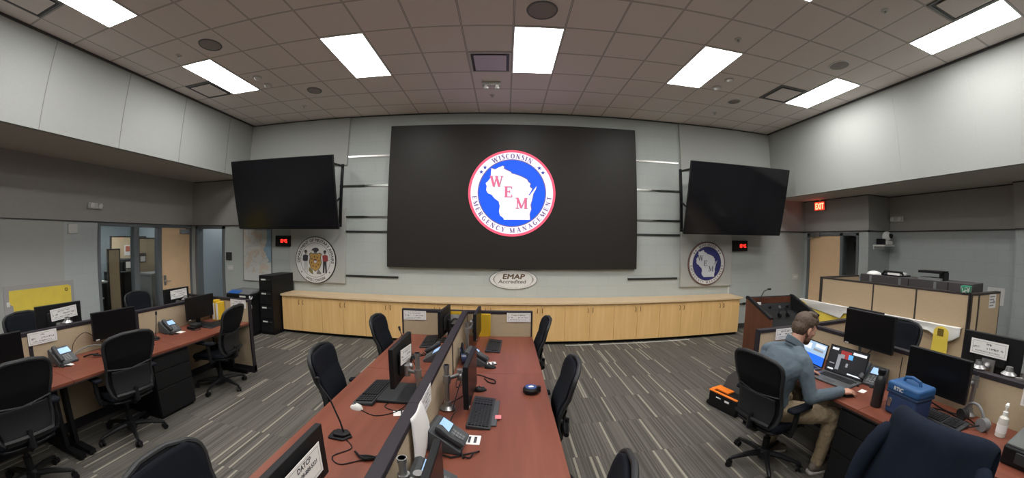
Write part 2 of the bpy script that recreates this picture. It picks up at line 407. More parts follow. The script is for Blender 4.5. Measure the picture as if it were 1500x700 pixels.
# left window frames + door
def window(name, y0, y1, z0, z1, xx, t=.06):
    o = struct(name, MB().box(xx-.13, xx+.02, y0, y1, z1-t, z1).box(xx-.13, xx+.02, y0, y1, z0, z0+t).box(xx-.13,xx+.02,y0,y0+t,z0+t,z1-t).box(xx-.13,xx+.02,y1-t,y1,z0+t,z1-t), m_doorframe)
    obj('window_pane', MB().box(xx-.06, xx-.052, y0+t, y1-t, z0+t, z1-t), m_glass, o)
    return o
window('window_1', 4.16, 5.04, 0, 2.14, XLA)
window('window_2', 5.04, 5.66, 0, 2.14, XLA)
def lever(mb_parent, X, side=1):
    mb = MB().box(-.035,.035,-.004,.006,-.11,.11,X); mb.cyl((0,0,-.02),(0,.05,-.02),.012,X=X); mb.tube([(0,.05,-.02),(side*.06,.052,-.02),(side*.12,.05,-.02)],.01,X=X)
    return obj('door_lever', mb, m_steel, mb_parent, label='steel lever handle with lock plate')
def closer(par, X):
    mb = MB().box(0,.28,0,.06,-.1,0,X); mb.tube([(.1,.03,.0),(.1,.05,.03),(-.15,.1,.05)],.012,X=X)
    return obj('door_closer', mb, m_alu, par)
d2 = struct('door_2', MB().box(XLA-.13, XLA+.02, 5.66, 5.69, 0, 2.14).box(XLA-.13, XLA+.02, 6.53, 6.575, 0, 2.14).box(XLA-.13,XLA+.02,5.66,6.575,2.09,2.14), m_doorframe)
obj('door_leaf', MB().box(XLA-.06, XLA-.01, 5.69, 6.53, .01, 2.09), m_tan, d2)
lever(d2, T(XLA-.01, 5.78, .92) @ R(-PI/2,'Z'), -1)
closer(d2, frame((XLA-.01,6.5,2.06),(0,-1,0),(1,0,0)))
d3 = struct('door_3', MB().box(XRD-.02, XRD+.13, 6.43, 6.5, 0, 2.13).box(XRD-.02,XRD+.13,5.46,5.53,0,2.13).box(XRD-.02,XRD+.13,5.05,5.11,0,2.13).box(XRD-.02,XRD+.13,5.05,6.5,2.07,2.13), m_doorframe)
obj('door_leaf', MB().box(XRD+.01, XRD+.06, 5.53, 6.43, .01, 2.07), m_tan, d3)
lever(d3, T(XRD+.01, 5.62, .95) @ R(PI/2,'Z'), 1)
closer(d3, frame((XRD+.01,6.38,2.05),(0,-1,0),(-1,0,0)))
obj('window_pane', MB().box(XRD+.04, XRD+.05, 5.11, 5.46, .05, 2.07), m_glass, d3)
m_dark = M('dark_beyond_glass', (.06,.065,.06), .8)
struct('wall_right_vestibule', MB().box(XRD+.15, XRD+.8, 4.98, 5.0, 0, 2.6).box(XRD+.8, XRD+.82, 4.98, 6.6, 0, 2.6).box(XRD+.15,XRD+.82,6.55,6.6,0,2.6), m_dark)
# upper side panels: seams as thin reveals
b = MB()
for y in (-2.6,-1.4,-.2,1.0,2.2,3.41,4.6,5.8): b.box(XL, XL+.004, y-.005, y+.005, ZLS, ZC-.03)
struct('trim_5', b, M('seam', (.22,.22,.21), .9))
b = MB()
for y in (-2.6,-1.4,-.2,1.0,2.2,3.41,4.6,5.8): b.box(XR-.003, XR, y-.002, y+.002, ZRS, ZC-.03)
struct('trim_6', b, M('seam2', (.42,.43,.41), .9))
# lower left smooth panel
struct('trim_7', MB().box(XLA, XLA+.012, YB, 3.49, .1, 2.145), m_fabricg)

# ================================================================ ceiling fixtures
def light(i, j, label):
    t = thing('ceiling_light', label, 'ceiling light', (X0+(i+.5)*TT, Y0-(j+1)*TT, ZC), group='troffer lights set in the tile ceiling')
    a, c = TT/2, TT
    mb = MB().box(-a,-a+.02,-c,c,-.012,.004).box(a-.02,a,-c,c,-.012,.004).box(-a+.02,a-.02,-c,-c+.02,-.012,.004).box(-a+.02,a-.02,c-.02,c,-.012,.004)
    obj('light_frame', mb, m_white, t)
    obj('light_diffuser', MB().box(-a+.02,a-.02,-c+.02,c-.02,-.008,.0), m_light, t)
LL = {(0,1):'bright ceiling light panel directly in front of the big video wall',
 (-4,1):'bright ceiling light panel left of the square purple ceiling vent',
 (-8,1):'bright ceiling light panel in the far row beside the left upper wall',
 (4,1):'bright ceiling light panel in the far row above the right-hand television',
 (8,1):'bright ceiling light panel in the far row beside the right upper wall',
 (-8,5):'bright ceiling light panel cut off by the top left edge of the view',
 (8,5):'large bright ceiling light panel nearest the camera at top right by the wall',
 (4,5):'ceiling light panel of which only a corner shows at the top edge',
 (-4,5):'ceiling light panel overhead to the left, just out of view', (0,5):'ceiling light panel straight overhead, just out of view'}
for k, l in LL.items(): light(k[0], k[1], l)
for i in (-8,-4,0,4,8): light(i, 9, 'ceiling light panel behind the camera')
m_grille = M('speaker_grille', (.30,.27,.25), .6, noise=.5, nscale=900)
def speaker(x, y, r, label):
    t = thing('ceiling_speaker', label, 'ceiling speaker', (x,y,ZC))
    obj('speaker_rim', MB().lathe([(r-.015,-.004),(r-.013,-.012),(r,-.012),(r+.008,0)],32), m_mgrey if x < 1 else m_white, t)
    obj('speaker_grille', MB().lathe([(.001,-.016),(r*.6,-.013),(r-.013,-.006)],32), m_grille, t)
speaker(-3.906,3.321,.155,'round ceiling speaker near the upper left, biggest of the left two')
speaker(-3.297,5.15,.125,'small round ceiling speaker between the two left far lights')
speaker(.361,3.31,.165,'large round ceiling speaker at the top centre in front of the centre light')
speaker(4.628,3.321,.15,'round ceiling speaker with white rim before the right wall light')
speaker(4.018,5.15,.125,'small round ceiling speaker near the far right vent')
def vent(i, j, label, light_=False):
    t = thing('ceiling_vent', label, 'ceiling vent', (X0+(i+.5)*TT, Y0-(j+.5)*TT, ZC))
    a = TT/2-.012
    mb = MB()
    for x0,x1,y0,y1 in ((-a,a,-a,-a+.03),(-a,a,a-.03,a),(-a,-a+.03,-a+.03,a-.03),(a-.03,a,-a+.03,a-.03)): mb.box(x0,x1,y0,y1,-.012,.004)
    obj('vent_frame', mb, m_offw if light_ else m_mgrey, t)
    c = a-.03
    obj('vent_throat', MB().box(-c,c,-c,c,-.003,.003), m_trimd, t)
    obj('vent_plate', MB().box(-c+.04,c-.04,-c+.04,c-.04,-.02,-.012), M('vent_plate',(.66,.60,.72),.6) if light_ else m_ceilp, t)
m_ceilp = M('vent_plate_plain', (.82,.77,.74), .8)
vent(-1,1,'square purple tinted ceiling vent left of the centre light',True)
vent(-9,1,'square ceiling vent beside the far left wall light')
vent(-9,6,'square ceiling vent at the top left corner beside the nearest left light')
vent(7,1,'square ceiling vent beside the far right wall light')
vent(7,6,'square ceiling vent at the top right edge beside the nearest right light')
def dome(x, y, label, r=.075):
    t = thing('smoke_detector', label, 'smoke detector', (x,y,ZC))
    obj('detector_base', MB().lathe([(r*.9,-.02),(r,-.012),(r,0)],24), m_offw, t)
    obj('detector_dome', MB().lathe([(.001,-.05),(r*.35,-.046),(r*.65,-.034),(r*.78,-.018)],24), m_white, t)
dome(-3.94,4.41,'white round detector on the ceiling, right one of the left pair nearer the camera')
dome(-3.97,4.73,'white round detector on the ceiling, far one of the left pair')
dome(3.40,4.41,'white round detector right of the right centre light, nearer one of the pair')
dome(3.38,4.74,'white round detector right of the right centre light, far one of the pair')
def sprink(x, y, label, big=False):
    t = thing('sprinkler_head', label, 'sprinkler', (x,y,ZC))
    obj('sprinkler_plate', MB().lathe([(.03,-.012),(.045,-.004),(.045,0)],20), m_offw, t)
    obj('sprinkler_nozzle', MB().lathe([(.022,-.045),(.022,-.042),(.008,-.04),(.008,-.012)],14), m_steel, t)
sprink(-4.578,3.366,'small sprinkler head on the ceiling tile left of the large left speaker')
sprink(2.813,3.35,'small sprinkler head on the ceiling tile behind the right centre light')
sprink(3.996,2.105,'small sprinkler head at top right between ceiling tiles')
sprink(-3.88,5.774,'tiny sprinkler head on the far ceiling above the left television')
sprink(4.012,5.786,'tiny sprinkler head on the far ceiling above the right television')
sprink(-.267,5.717,'tiny sprinkler head just behind the twin lamp emergency light')
def emerg(name, X, label, cat='emergency light'):
    t = thing(name, label, cat); t.matrix_world = X     # local: x across, y out of the mounting face, z up the face
    obj('lamp_housing', MB().box(-.15,.15,0,.06,-.055,.055), m_offw, t, bevel=.012)
    for s_ in (-1,1):
        l = obj('lamp_head', MB().lathe([(.001,.0),(.03,0),(.045,.05),(.045,.06)],18,T(s_*.085,.05,-.02) @ R(-PI/2+.3,'X') @ R(0,'Z')), m_white, t)
    return t
emerg('emergency_light', frame((-.26,5.22,ZC),(1,0,0),(0,0,-1)), 'cream twin lamp emergency light on the ceiling above the video wall')
emerg('emergency_light', frame((XLA+.025,4.06,2.445),(0,1,0),(1,0,0)), 'cream twin lamp emergency light on the left wall above the windows')
emerg('emergency_light', frame((XRA-.025,4.6,2.41),(0,1,0),(-1,0,0)) , 'dim twin lamp emergency light on the right wall behind the tall cubicle')
# ================================================================ things on the back wall
def wallX(x, z, d=0.0): return frame((x, YW-d, z), (1,0,0), (0,0,1))
def panel(name, x0, x1, z0, z1, label):
    o = obj(name, MB().box(x0, x1, YW-.052, YW-.003, z0, z1), m_fabricg, bevel=.006); tag(o, label, 'acoustic panel'); return o
panel('acoustic_panel', XL+.005, -3.25, 3.385, ZC-.03, 'grey fabric acoustic panel high in the left corner of the back wall')
panel('acoustic_panel', 3.61, XR-.005, 3.385, ZC-.03, 'grey fabric acoustic panel high in the right corner of the back wall')
panel('acoustic_panel', -4.56, -3.23, .985, 2.5, 'grey fabric panel carrying the military affairs seal')
panel('acoustic_panel', 3.585, 4.86, .965, 2.5, 'grey fabric panel carrying the round blue WEM seal')

WI = [(150,145),(165,151),(183,141),(200,134),(206,139),(203,146),(214,152),(235,162),(238,168),(262,174),(285,183),(306,194),(312,205),(321,212),(318,226),(329,235),(323,247),(312,264),(318,263),(331,246),(348,222),(345,236),(334,256),(328,285),(322,305),(325,325),(318,345),(320,370),(208,371),(205,364),(190,352),(186,335),(189,312),(184,292),(166,279),(153,263),(136,256),(129,243),(131,225),(126,212),(136,203),(147,188)]
WI = [((x-241)/128.*.98, (253-y)/128.*.98) for x, y in WI]      # unit = radius of the blue field... scaled below
def wem_seal(mb, r, X, mats):
    """mats: red ring, white ring, blue field, state, ink, letter, shadow"""
    z = .002
    mb.mat(mats[0]); ring(mb, r*.945, r, z, X)
    mb.mat(mats[1]); ring(mb, r*.775, r*.945, z, X)
    mb.mat(mats[4]); ring(mb, r*.765, r*.785, z+.0004, X)
    mb.mat(mats[2]); disc(mb, r*.77, z, X, 64)
    k = r*.70
    mb.mat(mats[4]); mb.face([(p[0]*k*.98+r*.015, p[1]*k*.98+r*.012) for p in WI], z+.0006, X)
    mb.mat(mats[3]); mb.face([(p[0]*k*.98, p[1]*k*.98) for p in WI], z+.0012, X)
    for c, x, y in (('W',-.36,.14),('E',-.09,-.10),('M',.22,-.36)):
        mb.mat(mats[6]); serif(mb, c, r*.245, z+.0016, X @ T(x*r+.012*r, y*r-.012*r, 0), 1.15)
        mb.mat(mats[5]); serif(mb, c, r*.245, z+.0024, X @ T(x*r, y*r, 0), 1.15)
    mb.mat(mats[4])
    arc_text(mb, 'WISCONSIN', r*.80, r*.115, -33, 33, z+.0008, X)
    arc_text(mb, 'EMERGENCY MANAGEMENT', r*.915, r*.105, 266, 94, z+.0008, X, bottom=True)
    mb.mat(mats[7])
    for a in (-56,-47,47,56): star(mb, r*.055, z+.001, X @ T(r*.855*math.sin(math.radians(a)), r*.855*math.cos(math.radians(a)), 0))
def E(name, c, s): return M(name, (c[0]*.1,c[1]*.1,c[2]*.1), .6, emit=c, es=s)
# ---- big video wall
vw = thing('video_wall', 'huge dark video wall screen glowing with a round WEM emblem', 'video wall', (.135, YW, 1.355))
m_vw = NT('video_wall_face', .45); vec, s = m_vw.coords()
cx_ = m_vw.math('FRACT', m_vw.math('DIVIDE', s[0], .6125)); cz_ = m_vw.math('FRACT', m_vw.math('DIVIDE', s[2], .3483))
ed = m_vw.math('MINIMUM', m_vw.math('ABSOLUTE', m_vw.math('SUBTRACT', cx_, .5)), m_vw.math('ABSOLUTE', m_vw.math('SUBTRACT', cz_, .5)))
m_vw.color((.019,.0165,.0145)); m_vw.b.inputs['Specular IOR Level'].default_value = .25
m_vw.b.inputs['Emission Color'].default_value = (.5,.45,.4,1); m_vw.b.inputs['Emission Strength'].default_value = .006
m_vw = m_vw.m
obj('screen_housing', MB().box(-2.44, 2.44, -.1, 0, 0, 2.785), m_black, vw, bevel=.004)
obj('screen_face', MB().box(-2.435, 2.435, -.106, -.1, .005, 2.78), m_vw, vw)
mb = MB(); Xl = frame((-.028, -.108, 1.437), (1,0,0), (0,0,1))
wem_seal(mb, .825, Xl, range(8))
obj('emblem', mb, [E('logo_red',(1,.09,.16),1.1), E('logo_white',(.93,.86,1),1.0), E('logo_blue',(.0,.09,.86),1.0), E('logo_state',(.95,.88,1),1.02), E('logo_ink',(.20,.13,.27),.8), E('logo_letter',(.9,.16,.3),.85), E('logo_shadow',(.4,.33,.42),.8), E('logo_star',(.02,.06,.45),.7)], vw, smooth=False, label='round red, white and blue WEM emblem with the outline of a state')
# ---- seals
mm = [M('seal_brown',(.16,.10,.08),.6), M('seal_white',(.66,.66,.66),.6), M('seal_navy',(.025,.03,.16),.5), M('seal_state',(.62,.64,.68),.6), M('seal_ink',(.12,.09,.11),.6), M('seal_letter',(.13,.14,.17),.6), M('seal_shadow',(.35,.36,.42),.6), m_black]
t = thing('seal_sign', 'round navy and white WEM seal on a grey panel below the right television', 'seal', (4.205, YW-.054, 1.452))
obj('seal_disc', MB().cyl((0,0,0),(0,-.02,0),.462,n=64), mm[0], t)
mb = MB(); wem_seal(mb, .455, frame((0,-.021,0),(1,0,0),(0,0,1)), range(8)); obj('seal_face', mb, mm, t, smooth=False)
t = thing('seal_sign', 'round white Department of Military Affairs seal on a grey panel below the left television', 'seal', (-3.905, YW-.054, 1.445))
obj('seal_disc', MB().cyl((0,0,0),(0,-.02,0),.482,n=64), m_black, t)
mb = MB(); X = frame((0,-.021,0),(1,0,0),(0,0,1)); r = .475
mb.mat(0); disc(mb, r*.985, .001, X, 64); mb.mat(1); ring(mb, r*.735, r*.75, .0015, X)
arc_text(mb, 'DEPARTMENT OF MILITARY AFFAIRS', r*.80, r*.12, -99, 99, .0016, X, ser=False)
arc_text(mb, 'WISCONSIN', r*.93, r*.115, 213, 147, .0016, X, bottom=True, ser=False)
for s_ in (-1,1): star(mb, r*.05, .0016, X @ T(s_*r*.70, -r*.52, 0))
P = lambda pts, c, z=.002: (mb.mat(c), mb.face([(x*r,y*r) for x,y in pts], z, X))
P([(-.30,.27),(-.22,.33),(-.1,.28),(0,.31),(.1,.28),(.22,.33),(.33,.27),(.28,.1),(.32,-.1),(.24,-.34),(.1,-.43),(0,-.5),(-.1,-.43),(-.24,-.34),(-.32,-.1),(-.27,.1)], 1)
P([(-.27,.25),(-.2,.3),(-.1,.25),(0,.28),(.1,.25),(.2,.3),(.3,.25),(.25,.1),(.29,-.1),(.22,-.32),(.1,-.41),(0,-.47),(-.1,-.41),(-.22,-.32),(-.29,-.1),(-.24,.1)], 2, .0025)
for an in range(8):
    a = an*PI/4+.2; mb.mat(3); disc(mb, r*.045, .003, X, 8, (r*.19*math.cos(a), r*(-.07+.22*math.sin(a))))
mb.mat(4); disc(mb, r*.10, .003, X, 20, (0,-.05*r)); mb.mat(0); disc(mb, r*.07, .0035, X, 16, (0,-.06*r)); mb.mat(1); rect(mb,-.06*r,.06*r,-.02*r,.03*r,.004,X)
P([(-.2,.42),(-.12,.5),(.0,.54),(.14,.52),(.2,.42),(.12,.38),(.08,.32),(-.06,.32),(-.08,.4)], 1)          # badger crest
for s_, coat, leg in ((-1,1,0),(1,4,3)):
    P([(s_*.36,.20),(s_*.5,.24),(s_*.62,.2),(s_*.64,-.02),(s_*.56,-.06),(s_*.38,-.04)], coat, .0022)
    P([(s_*.39,-.04),(s_*.56,-.05),(s_*.58,-.55),(s_*.50,-.56),(s_*.48,-.2),(s_*.45,-.55),(s_*.37,-.55)], 5 if leg == 0 else 1, .0021)
    mb.mat(6); disc(mb, r*.055, .0023, X, 12, (s_*.48*r,.31*r)); P([(s_*.40,.34),(s_*.56,.34),(s_*.54,.43),(s_*.43,.43)], 1, .0024)
P([(-.32,-.3),(-.14,-.42),(-.1,-.62),(-.22,-.58),(-.34,-.46)], 7); P([(.06,-.55),(.16,-.38),(.3,-.55),(.3,-.6),(.06,-.6)], 8)
ring(mb, r*.5, r*.56, .0012, X @ T(0,.03*r,0), 40) if False else None
obj('seal_face', mb, [M('seal_w2',(.68,.68,.66),.6), m_ink, M('seal_gold',(.50,.30,.08),.6), M('seal_dgold',(.25,.12,.04),.6), M('seal_red',(.32,.05,.05),.6), M('seal_grey',(.5,.5,.5),.6), M('seal_skin',(.12,.08,.06),.6), M('seal_olive',(.2,.18,.06),.6), M('seal_stone',(.2,.19,.18),.6)], t, smooth=False)
# ---- EMAP oval
t = thing('oval_plaque', 'white oval EMAP Accredited plaque on the wall under the video wall', 'plaque', (.155, YW+.002, 1.148))
el = lambda k: [(.462*k*math.cos(2*PI*i/48), .19*k*math.sin(2*PI*i/48)) for i in range(48)]
obj('plaque_board', MB().prism(el(1), 0, .02, frame((0,0,0),(1,0,0),(0,0,1))), [m_mgrey], t)
mb = MB(); X = frame((0,-.021,0),(1,0,0),(0,0,1))
mb.mat(0); mb.face(el(.965), .001, X)
mb.mat(1)
for a0,a1 in ((140,220),(-40,40)):
    pts = []
    for k in range(13):
        a = math.radians(a0+(a1-a0)*k/12); pts.append((.385*math.cos(a), .155*math.sin(a)))
    for k in range(12):
        (x0,y0),(x1,y1) = pts[k], pts[k+1]; f0 = 1-.05*math.sin(PI*k/12); f1 = 1-.05*math.sin(PI*(k+1)/12)
        mb.face([(x0,y0),(x1,y1),(x1*f1,y1*f1),(x0*f0,y0*f0)][::-1], .0015, X)
mb.mat(2); text(mb, 'EMAP', -.005, .012, .093, .002, X, width=.42, slant=.18, bold=.006)
mb.mat(1); text(mb, 'Accredited', -.03, -.073, .068, .002, X, width=.52, slant=.18, bold=.003)
def ell_text(s, top):
    n = len(s)
    for k, c in enumerate(s):
        if c == ' ': continue
        a = math.radians((142-104*k/(n-1)) if top else (-142+104*k/(n-1)))
        x, y = .405*math.cos(a), .162*math.sin(a); tn = math.atan2(.162*math.cos(a)*.9, -.405*math.sin(a))
        text(mb, c, 0, -.008, .017, .002, X @ T(x,y,0) @ R(tn+(PI if top else 0),'Z'), bold=.001)
mb.mat(3); ell_text('EMERGENCY MANAGEMENT', True); ell_text('ACCREDITATION PROGRAM', False)
obj('plaque_face', mb, [M('plaque_white',(.70,.70,.68),.5), M('plaque_grey',(.17,.155,.14),.6), M('plaque_brown',(.12,.075,.04),.6), m_inkl], t, smooth=False)
# ---- televisions on tilting mounts
def tele(x, z, w, side, label):
    h = w*.5625+.03; y = 5.75; tl = .261
    t = thing('television', label, 'television', (x, y, z))
    Xt = R(tl,'X')
    obj('screen_case', MB().box(-w/2,w/2,.0,.05,-h/2,h/2,Xt), m_black, t, bevel=.008)
    obj('screen_glass', MB().box(-w/2+.012,w/2-.012,-.004,.001,-h/2+.022,h/2-.012,Xt), M('tv_glass',(.006,.006,.008),.16,spec=.4), t)
    obj('back_cover', MB().box(-w*.32,w*.32,.05,.10,-h*.32,h*.32,Xt), m_blackm, t, bevel=.02)
    mb = MB()
    for sx in (-1,1):
        xx = -side*(w/2-.02) if False else sx*w*.36
    xe = side*(w/2-.225)
    for xx in (xe+side*.02, xe-side*.5):
        mb.box(xx-.025,xx+.025,.62,.66,-h/2+.08,h/2-.02)
        mb.tube([(xx,.64,h/2-.06),(xx,.12,h/2-.10)],.022,n=6); mb.tube([(xx,.64,0),(xx,.2,-.25)],.018,n=6); mb.tube([(xx,.64,-h/2+.12),(xx,.22,-h/2+.2)],.018,n=6)
    mb.box(-w*.3,w*.3,.66,.80,-.2,.2)
    obj('wall_mount', mb, m_black, t)
tele(-4.226, 2.715, 2.345, 1, 'large black television tilted down on the left of the back wall')
tele(4.474, 2.703, 2.365, -1, 'large black television tilted down on the right of the back wall')
# ---- led clocks
SEG = {'0':'abcdef','1':'bc','4':'fgbc','5':'afgcd','6':'afgedc'}
def clock(x, label, dx):
    t = thing('digital_clock', label, 'clock', (x, YW, 1.825))
    obj('clock_case', MB().box(-.20,.20,-.07,0,-.115,.115), m_black, t, bevel=.006)
    mb = MB(); X = frame((dx,-.071,.0),(1,0,0),(0,0,1)); w, h, k = .036, .075, .009
    xs = -.085
    for ch in '10:45':
        if ch == ':':
            rect(mb, xs-.006, xs+.003, .012, .022, .001, X); rect(mb, xs-.006, xs+.003, -.022, -.012, .001, X); xs += .018; continue
        bars = dict(a=(0,w,h/2-k,h/2),g=(0,w,-k/2,k/2),d=(0,w,-h/2,-h/2+k),f=(0,k,0,h/2),b=(w-k,w,0,h/2),e=(0,k,-h/2,0),c=(w-k,w,-h/2,0))
        for sg in SEG[ch]:
            x0,x1,y0,y1 = bars[sg]; rect(mb, xs+x0, xs+x1, y0, y1, .001, X)
        xs += w+.011
    obj('clock_digits', mb, m_red, t, smooth=False, label='glowing red digits reading 10:45')
    return t
clock(-4.72, 'black digital clock with red digits between the map and the military seal', .0)
clock(5.08, 'black digital clock with red digits right of the round WEM seal', .04)
tag(obj('cord_cover', MB().box(-4.575,-4.55,YW-.02,YW,.79,1.71), m_offw), 'thin pale cable cover running down the wall below the left clock', 'cable cover')
tag(obj('cord_cover', MB().box(4.815,4.845,YW-.02,YW,.0,.965), m_white), 'thin white cable cover below the panel of the blue WEM seal', 'cable cover')
# ---- rails
m_rail = M('shiny_rail', (.5,.5,.48), .22, 1.)
m_raild = M('dark_rail', (.10,.105,.10), .3, .8)
def rail(x0, x1, z, lab, dark=None):
    t = thing('metal_rail', lab, 'rail', ((x0+x1)/2, YW, z)); w = (x1-x0)/2
    if dark is None: obj('rail_channel', MB().box(-w,w,-.02,0,-.018,.018), m_rail, t)
    else:
        a, b_ = dark
        if a > -w+.01 and b_ > w-.01: obj('rail_channel', MB().box(-w,a,-.02,0,-.018,.018), m_rail, t)
        elif b_ < w-.01: obj('rail_channel', MB().box(b_,w,-.02,0,-.018,.018), m_rail, t)
        obj('rail_insert', MB().box(max(a,-w),min(b_,w),-.022,0,-.02,.02), m_raild, t, label='dark filled length of the rail')
rail(-3.24,-2.31,3.56,'topmost shiny metal rail left of the video wall')
rail(-3.40,-2.31,2.955,'metal rail left of the video wall, second from top', (-.55,.02))
rail(-3.37,-2.31,2.33,'dark metal rail left of the video wall beside the lower television edge', (-.55,.02))
rail(-3.23,-2.31,2.035,'metal rail left of the video wall just above the seal panel top', (-.46,.46))
rail(-3.23,-2.10,1.145,'lowest dark metal rail left of the video wall', (-.57,.57))
rail(2.58,3.56,3.53,'topmost shiny metal rail right of the video wall')
rail(2.58,3.58,2.935,'metal rail right of the video wall, second from top', (.0,.5))
rail(2.58,3.58,2.325,'metal rail right of the video wall, third from top, thin and half dark', (.03,.5))
rail(2.58,3.57,2.035,'metal rail right of the video wall just above the WEM seal', (-.5,.5))
rail(2.43,3.53,1.15,'lowest dark metal rail right of the video wall', (-.55,.55))
# ---- map
q = NT('map_print', .55); vec, s = q.coords()
n1 = q.noise(vec, 3.5, 6); n2 = q.noise(vec, 14, 6)
c = q.mix(q.math('SMOOTH_MIN', n1, 1., .1), (.62,.58,.52), (.55,.60,.58))
c = q.mix(q.math('MULTIPLY', q.math('GREATER_THAN', n1, .53), .5), c, (.62,.44,.30))
c = q.mix(q.math('MULTIPLY', q.math('GREATER_THAN', n2, .58), .35), c, (.38,.42,.42))
lake = q.math('GREATER_THAN', q.math('ADD', s[0], q.math('MULTIPLY', q.math('SUBTRACT', n1, .5), .5)), .27)
lake = q.math('MULTIPLY', lake, q.math('GREATER_THAN', s[2], .42))
c = q.mix(lake, c, (.25,.38,.48))
frm = q.math('LESS_THAN', s[2], .18)
c = q.mix(q.math('MULTIPLY', frm, .7), c, (.62,.62,.62))
q.color(c)
t = thing('framed_map', 'tall pale printed map in a thin frame behind the black file cabinet', 'map', (-5.47, YW, .93))
obj('map_sheet', MB().box(-.40,.40,-.018,-.002,.01,1.14), q.m, t)
mb = MB()
for x0,x1,z0,z1 in ((-.41,.41,0,.012),(-.41,.41,1.135,1.147),(-.41,-.398,.012,1.135),(.398,.41,.012,1.135)): mb.box(x0,x1,-.025,0,z0,z1)
obj('map_frame', mb, m_mgrey, t)
# ---- plates
tag(obj('thermostat_plate', MB().box(-6.40,-6.24,YW-.03,YW,1.37,1.55), m_dgrey, bevel=.004), 'dark square panel on the wall left of the map', 'wall plate')  # dark thermostat plate fixed to the back wall
def switch(X, lab):
    t = thing('light_switch', lab, 'switch'); t.matrix_world = X
    obj('switch_plate', MB().box(-.09,.09,0,.01,-.06,.06), m_offw, t, bevel=.003)
    for x in (-.045,0,.045): obj('switch_toggle', MB().box(x-.008,x+.008,.01,.02,-.016,.016), m_white, t)
switch(frame((-6.28,YW,1.19),(-1,0,0),(0,-1,0)), 'pale light switch plate on the wall below the dark square panel')
switch(frame((6.85,YW,1.10),(-1,0,0),(0,-1,0)), 'pale light switch plate on the back wall left of the right door')
tag(obj('cable_stub', MB().tube([(5.0,YW-.01,.55),(5.15,YW-.03,.545),(5.3,YW-.03,.55)],.012).cyl((5.24,YW-.04,.55),(5.32,YW-.04,.55),.025), m_black), 'short black cable connector against the wall right of the credenza', 'cable')
# ---- exit sign
t = thing('exit_sign', 'glowing red EXIT sign above the right door', 'exit sign', (XRD-.06, 6.06, 2.74))
obj('sign_case', MB().box(-.02,.03,-.155,.155,-.10,.105), M('exit_case',(.3,.28,.27),.4), t, bevel=.004)
obj('sign_hanger', MB().cyl((0,0,.105),(0,0,.145),.012).lathe([(.04,.135),(.04,.145)],16), m_offw, t)
mb = MB(); X = frame((-.022,0,0),(0,-1,0),(0,0,1))
mb.mat(1); rect(mb,-.145,.145,-.09,.095,.0005,X); mb.mat(0); text(mb,'EXIT',0,-.065,.135,.002,X,width=.25,bold=.006)
obj('sign_letters', mb, [M('exit_red',(.4,.02,.01),.5,emit=(1,.16,.08),es=5), M('exit_back',(.4,.1,.08),.5,emit=(1,.03,.015),es=1.3)], t, smooth=False, label='red lit EXIT lettering')
# ---- camera on its shelf
t = thing('ptz_camera', 'white pan and tilt camera on a small shelf on the right corner column', 'camera', (7.52, 4.82, 1.86))
obj('shelf', MB().box(-.21,.21,-.26,0,0,.03).box(-.2,.2,-.02,0,-.06,0), m_white, t, bevel=.004)
obj('camera_base', MB().box(-.02,.2,-.22,-.04,.03,.11), m_white, t, bevel=.02)
obj('camera_head', MB().ell((.1,-.13,.2),(.1,.1,.1),20,12), m_white, t)
obj('camera_lens', MB().cyl((.1,-.2,.21),(.1,-.25,.2),.05,.045,n=20), m_black, t)
obj('power_box', MB().box(-.18,-.05,-.2,-.06,.03,.15), m_black, t, bevel=.005)
# ---- left alcove wall
t = thing('junction_box', 'pale square box on the left wall beside the windows', 'wall box', (XLA, 3.65, 2.02))  # plain junction box fixed to the left wall
obj('box_body', MB().box(0,.05,-.09,.09,-.085,.085), m_offw, t, bevel=.01)
t = thing('hanging_board', 'grey board with a torn yellow sheet pinned on the left wall', 'board', (XLA+.012, 3.03, .15))
obj('board', MB().box(0,.012,-.60,.62,0,.98), M('board_grey',(.38,.37,.37),.7), t)
pts = [(-.51,.90),(.50,.91),(.56,.88),(.55,.0),(-.42,0),(-.44,.18),(-.52,.28),(-.49,.42),(-.45,.5),(-.46,.66),(-.52,.70)]
m_yel = M('yellow_vinyl', (.85,.66,.10), .45, noise=.12, nscale=5)
obj('yellow_sheet', MB().prism(pts,0,.006,frame((.012,0,0),(0,1,0),(0,0,1))), m_yel, t)
for y, z in ((.47,.83),):
    g = MB(); ring(g,.014,.03,0,frame((.0195,y,z),(0,1,0),(0,0,1)),20); obj('grommet', g, M('grommet',(.2,.15,.05),.4,.8), t)
obj('tape_patch', MB().box(.012,.02,-.56,-.51,.66,.73), m_paper, t)
# ---- office seen through the left windows
m_ctan = M('cubicle_tan', (.58,.46,.31), .9, noise=.07, nscale=40)
m_cdark = M('cubicle_dark_trim', (.04,.033,.03), .5)
def cpanel(name, label, x, y0, y1, z1, tone=None, cat='cubicle panel', group=None):
    t = thing(name, label, cat, (x, (y0+y1)/2, 0), group=group); w = (y1-y0)/2
    obj('panel_fabric', MB().box(-.025,.025,-w+.03,w-.03,.06,z1-.03), tone or m_ctan, t)
    mb = MB().box(-.03,.03,-w,w,z1-.03,z1).box(-.03,.03,-w,-w+.03,0,z1-.03).box(-.03,.03,w-.03,w,0,z1-.03).box(-.03,.03,-w+.03,w-.03,0,.06)
    obj('panel_frame', mb, m_cdark, t)
    return t
cpanel('cubicle_panel','narrow tan cubicle panel standing just behind the left office window',-9.0,5.17,5.50,1.60)
cpanel('cubicle_panel','wide tan cubicle panel deep inside the office behind the window',-10.45,6.1,7.25,1.88)
t = thing('office_cabinet','dark cabinet with printer in the office behind the left window','cabinet',(-9.9,6.15,0))
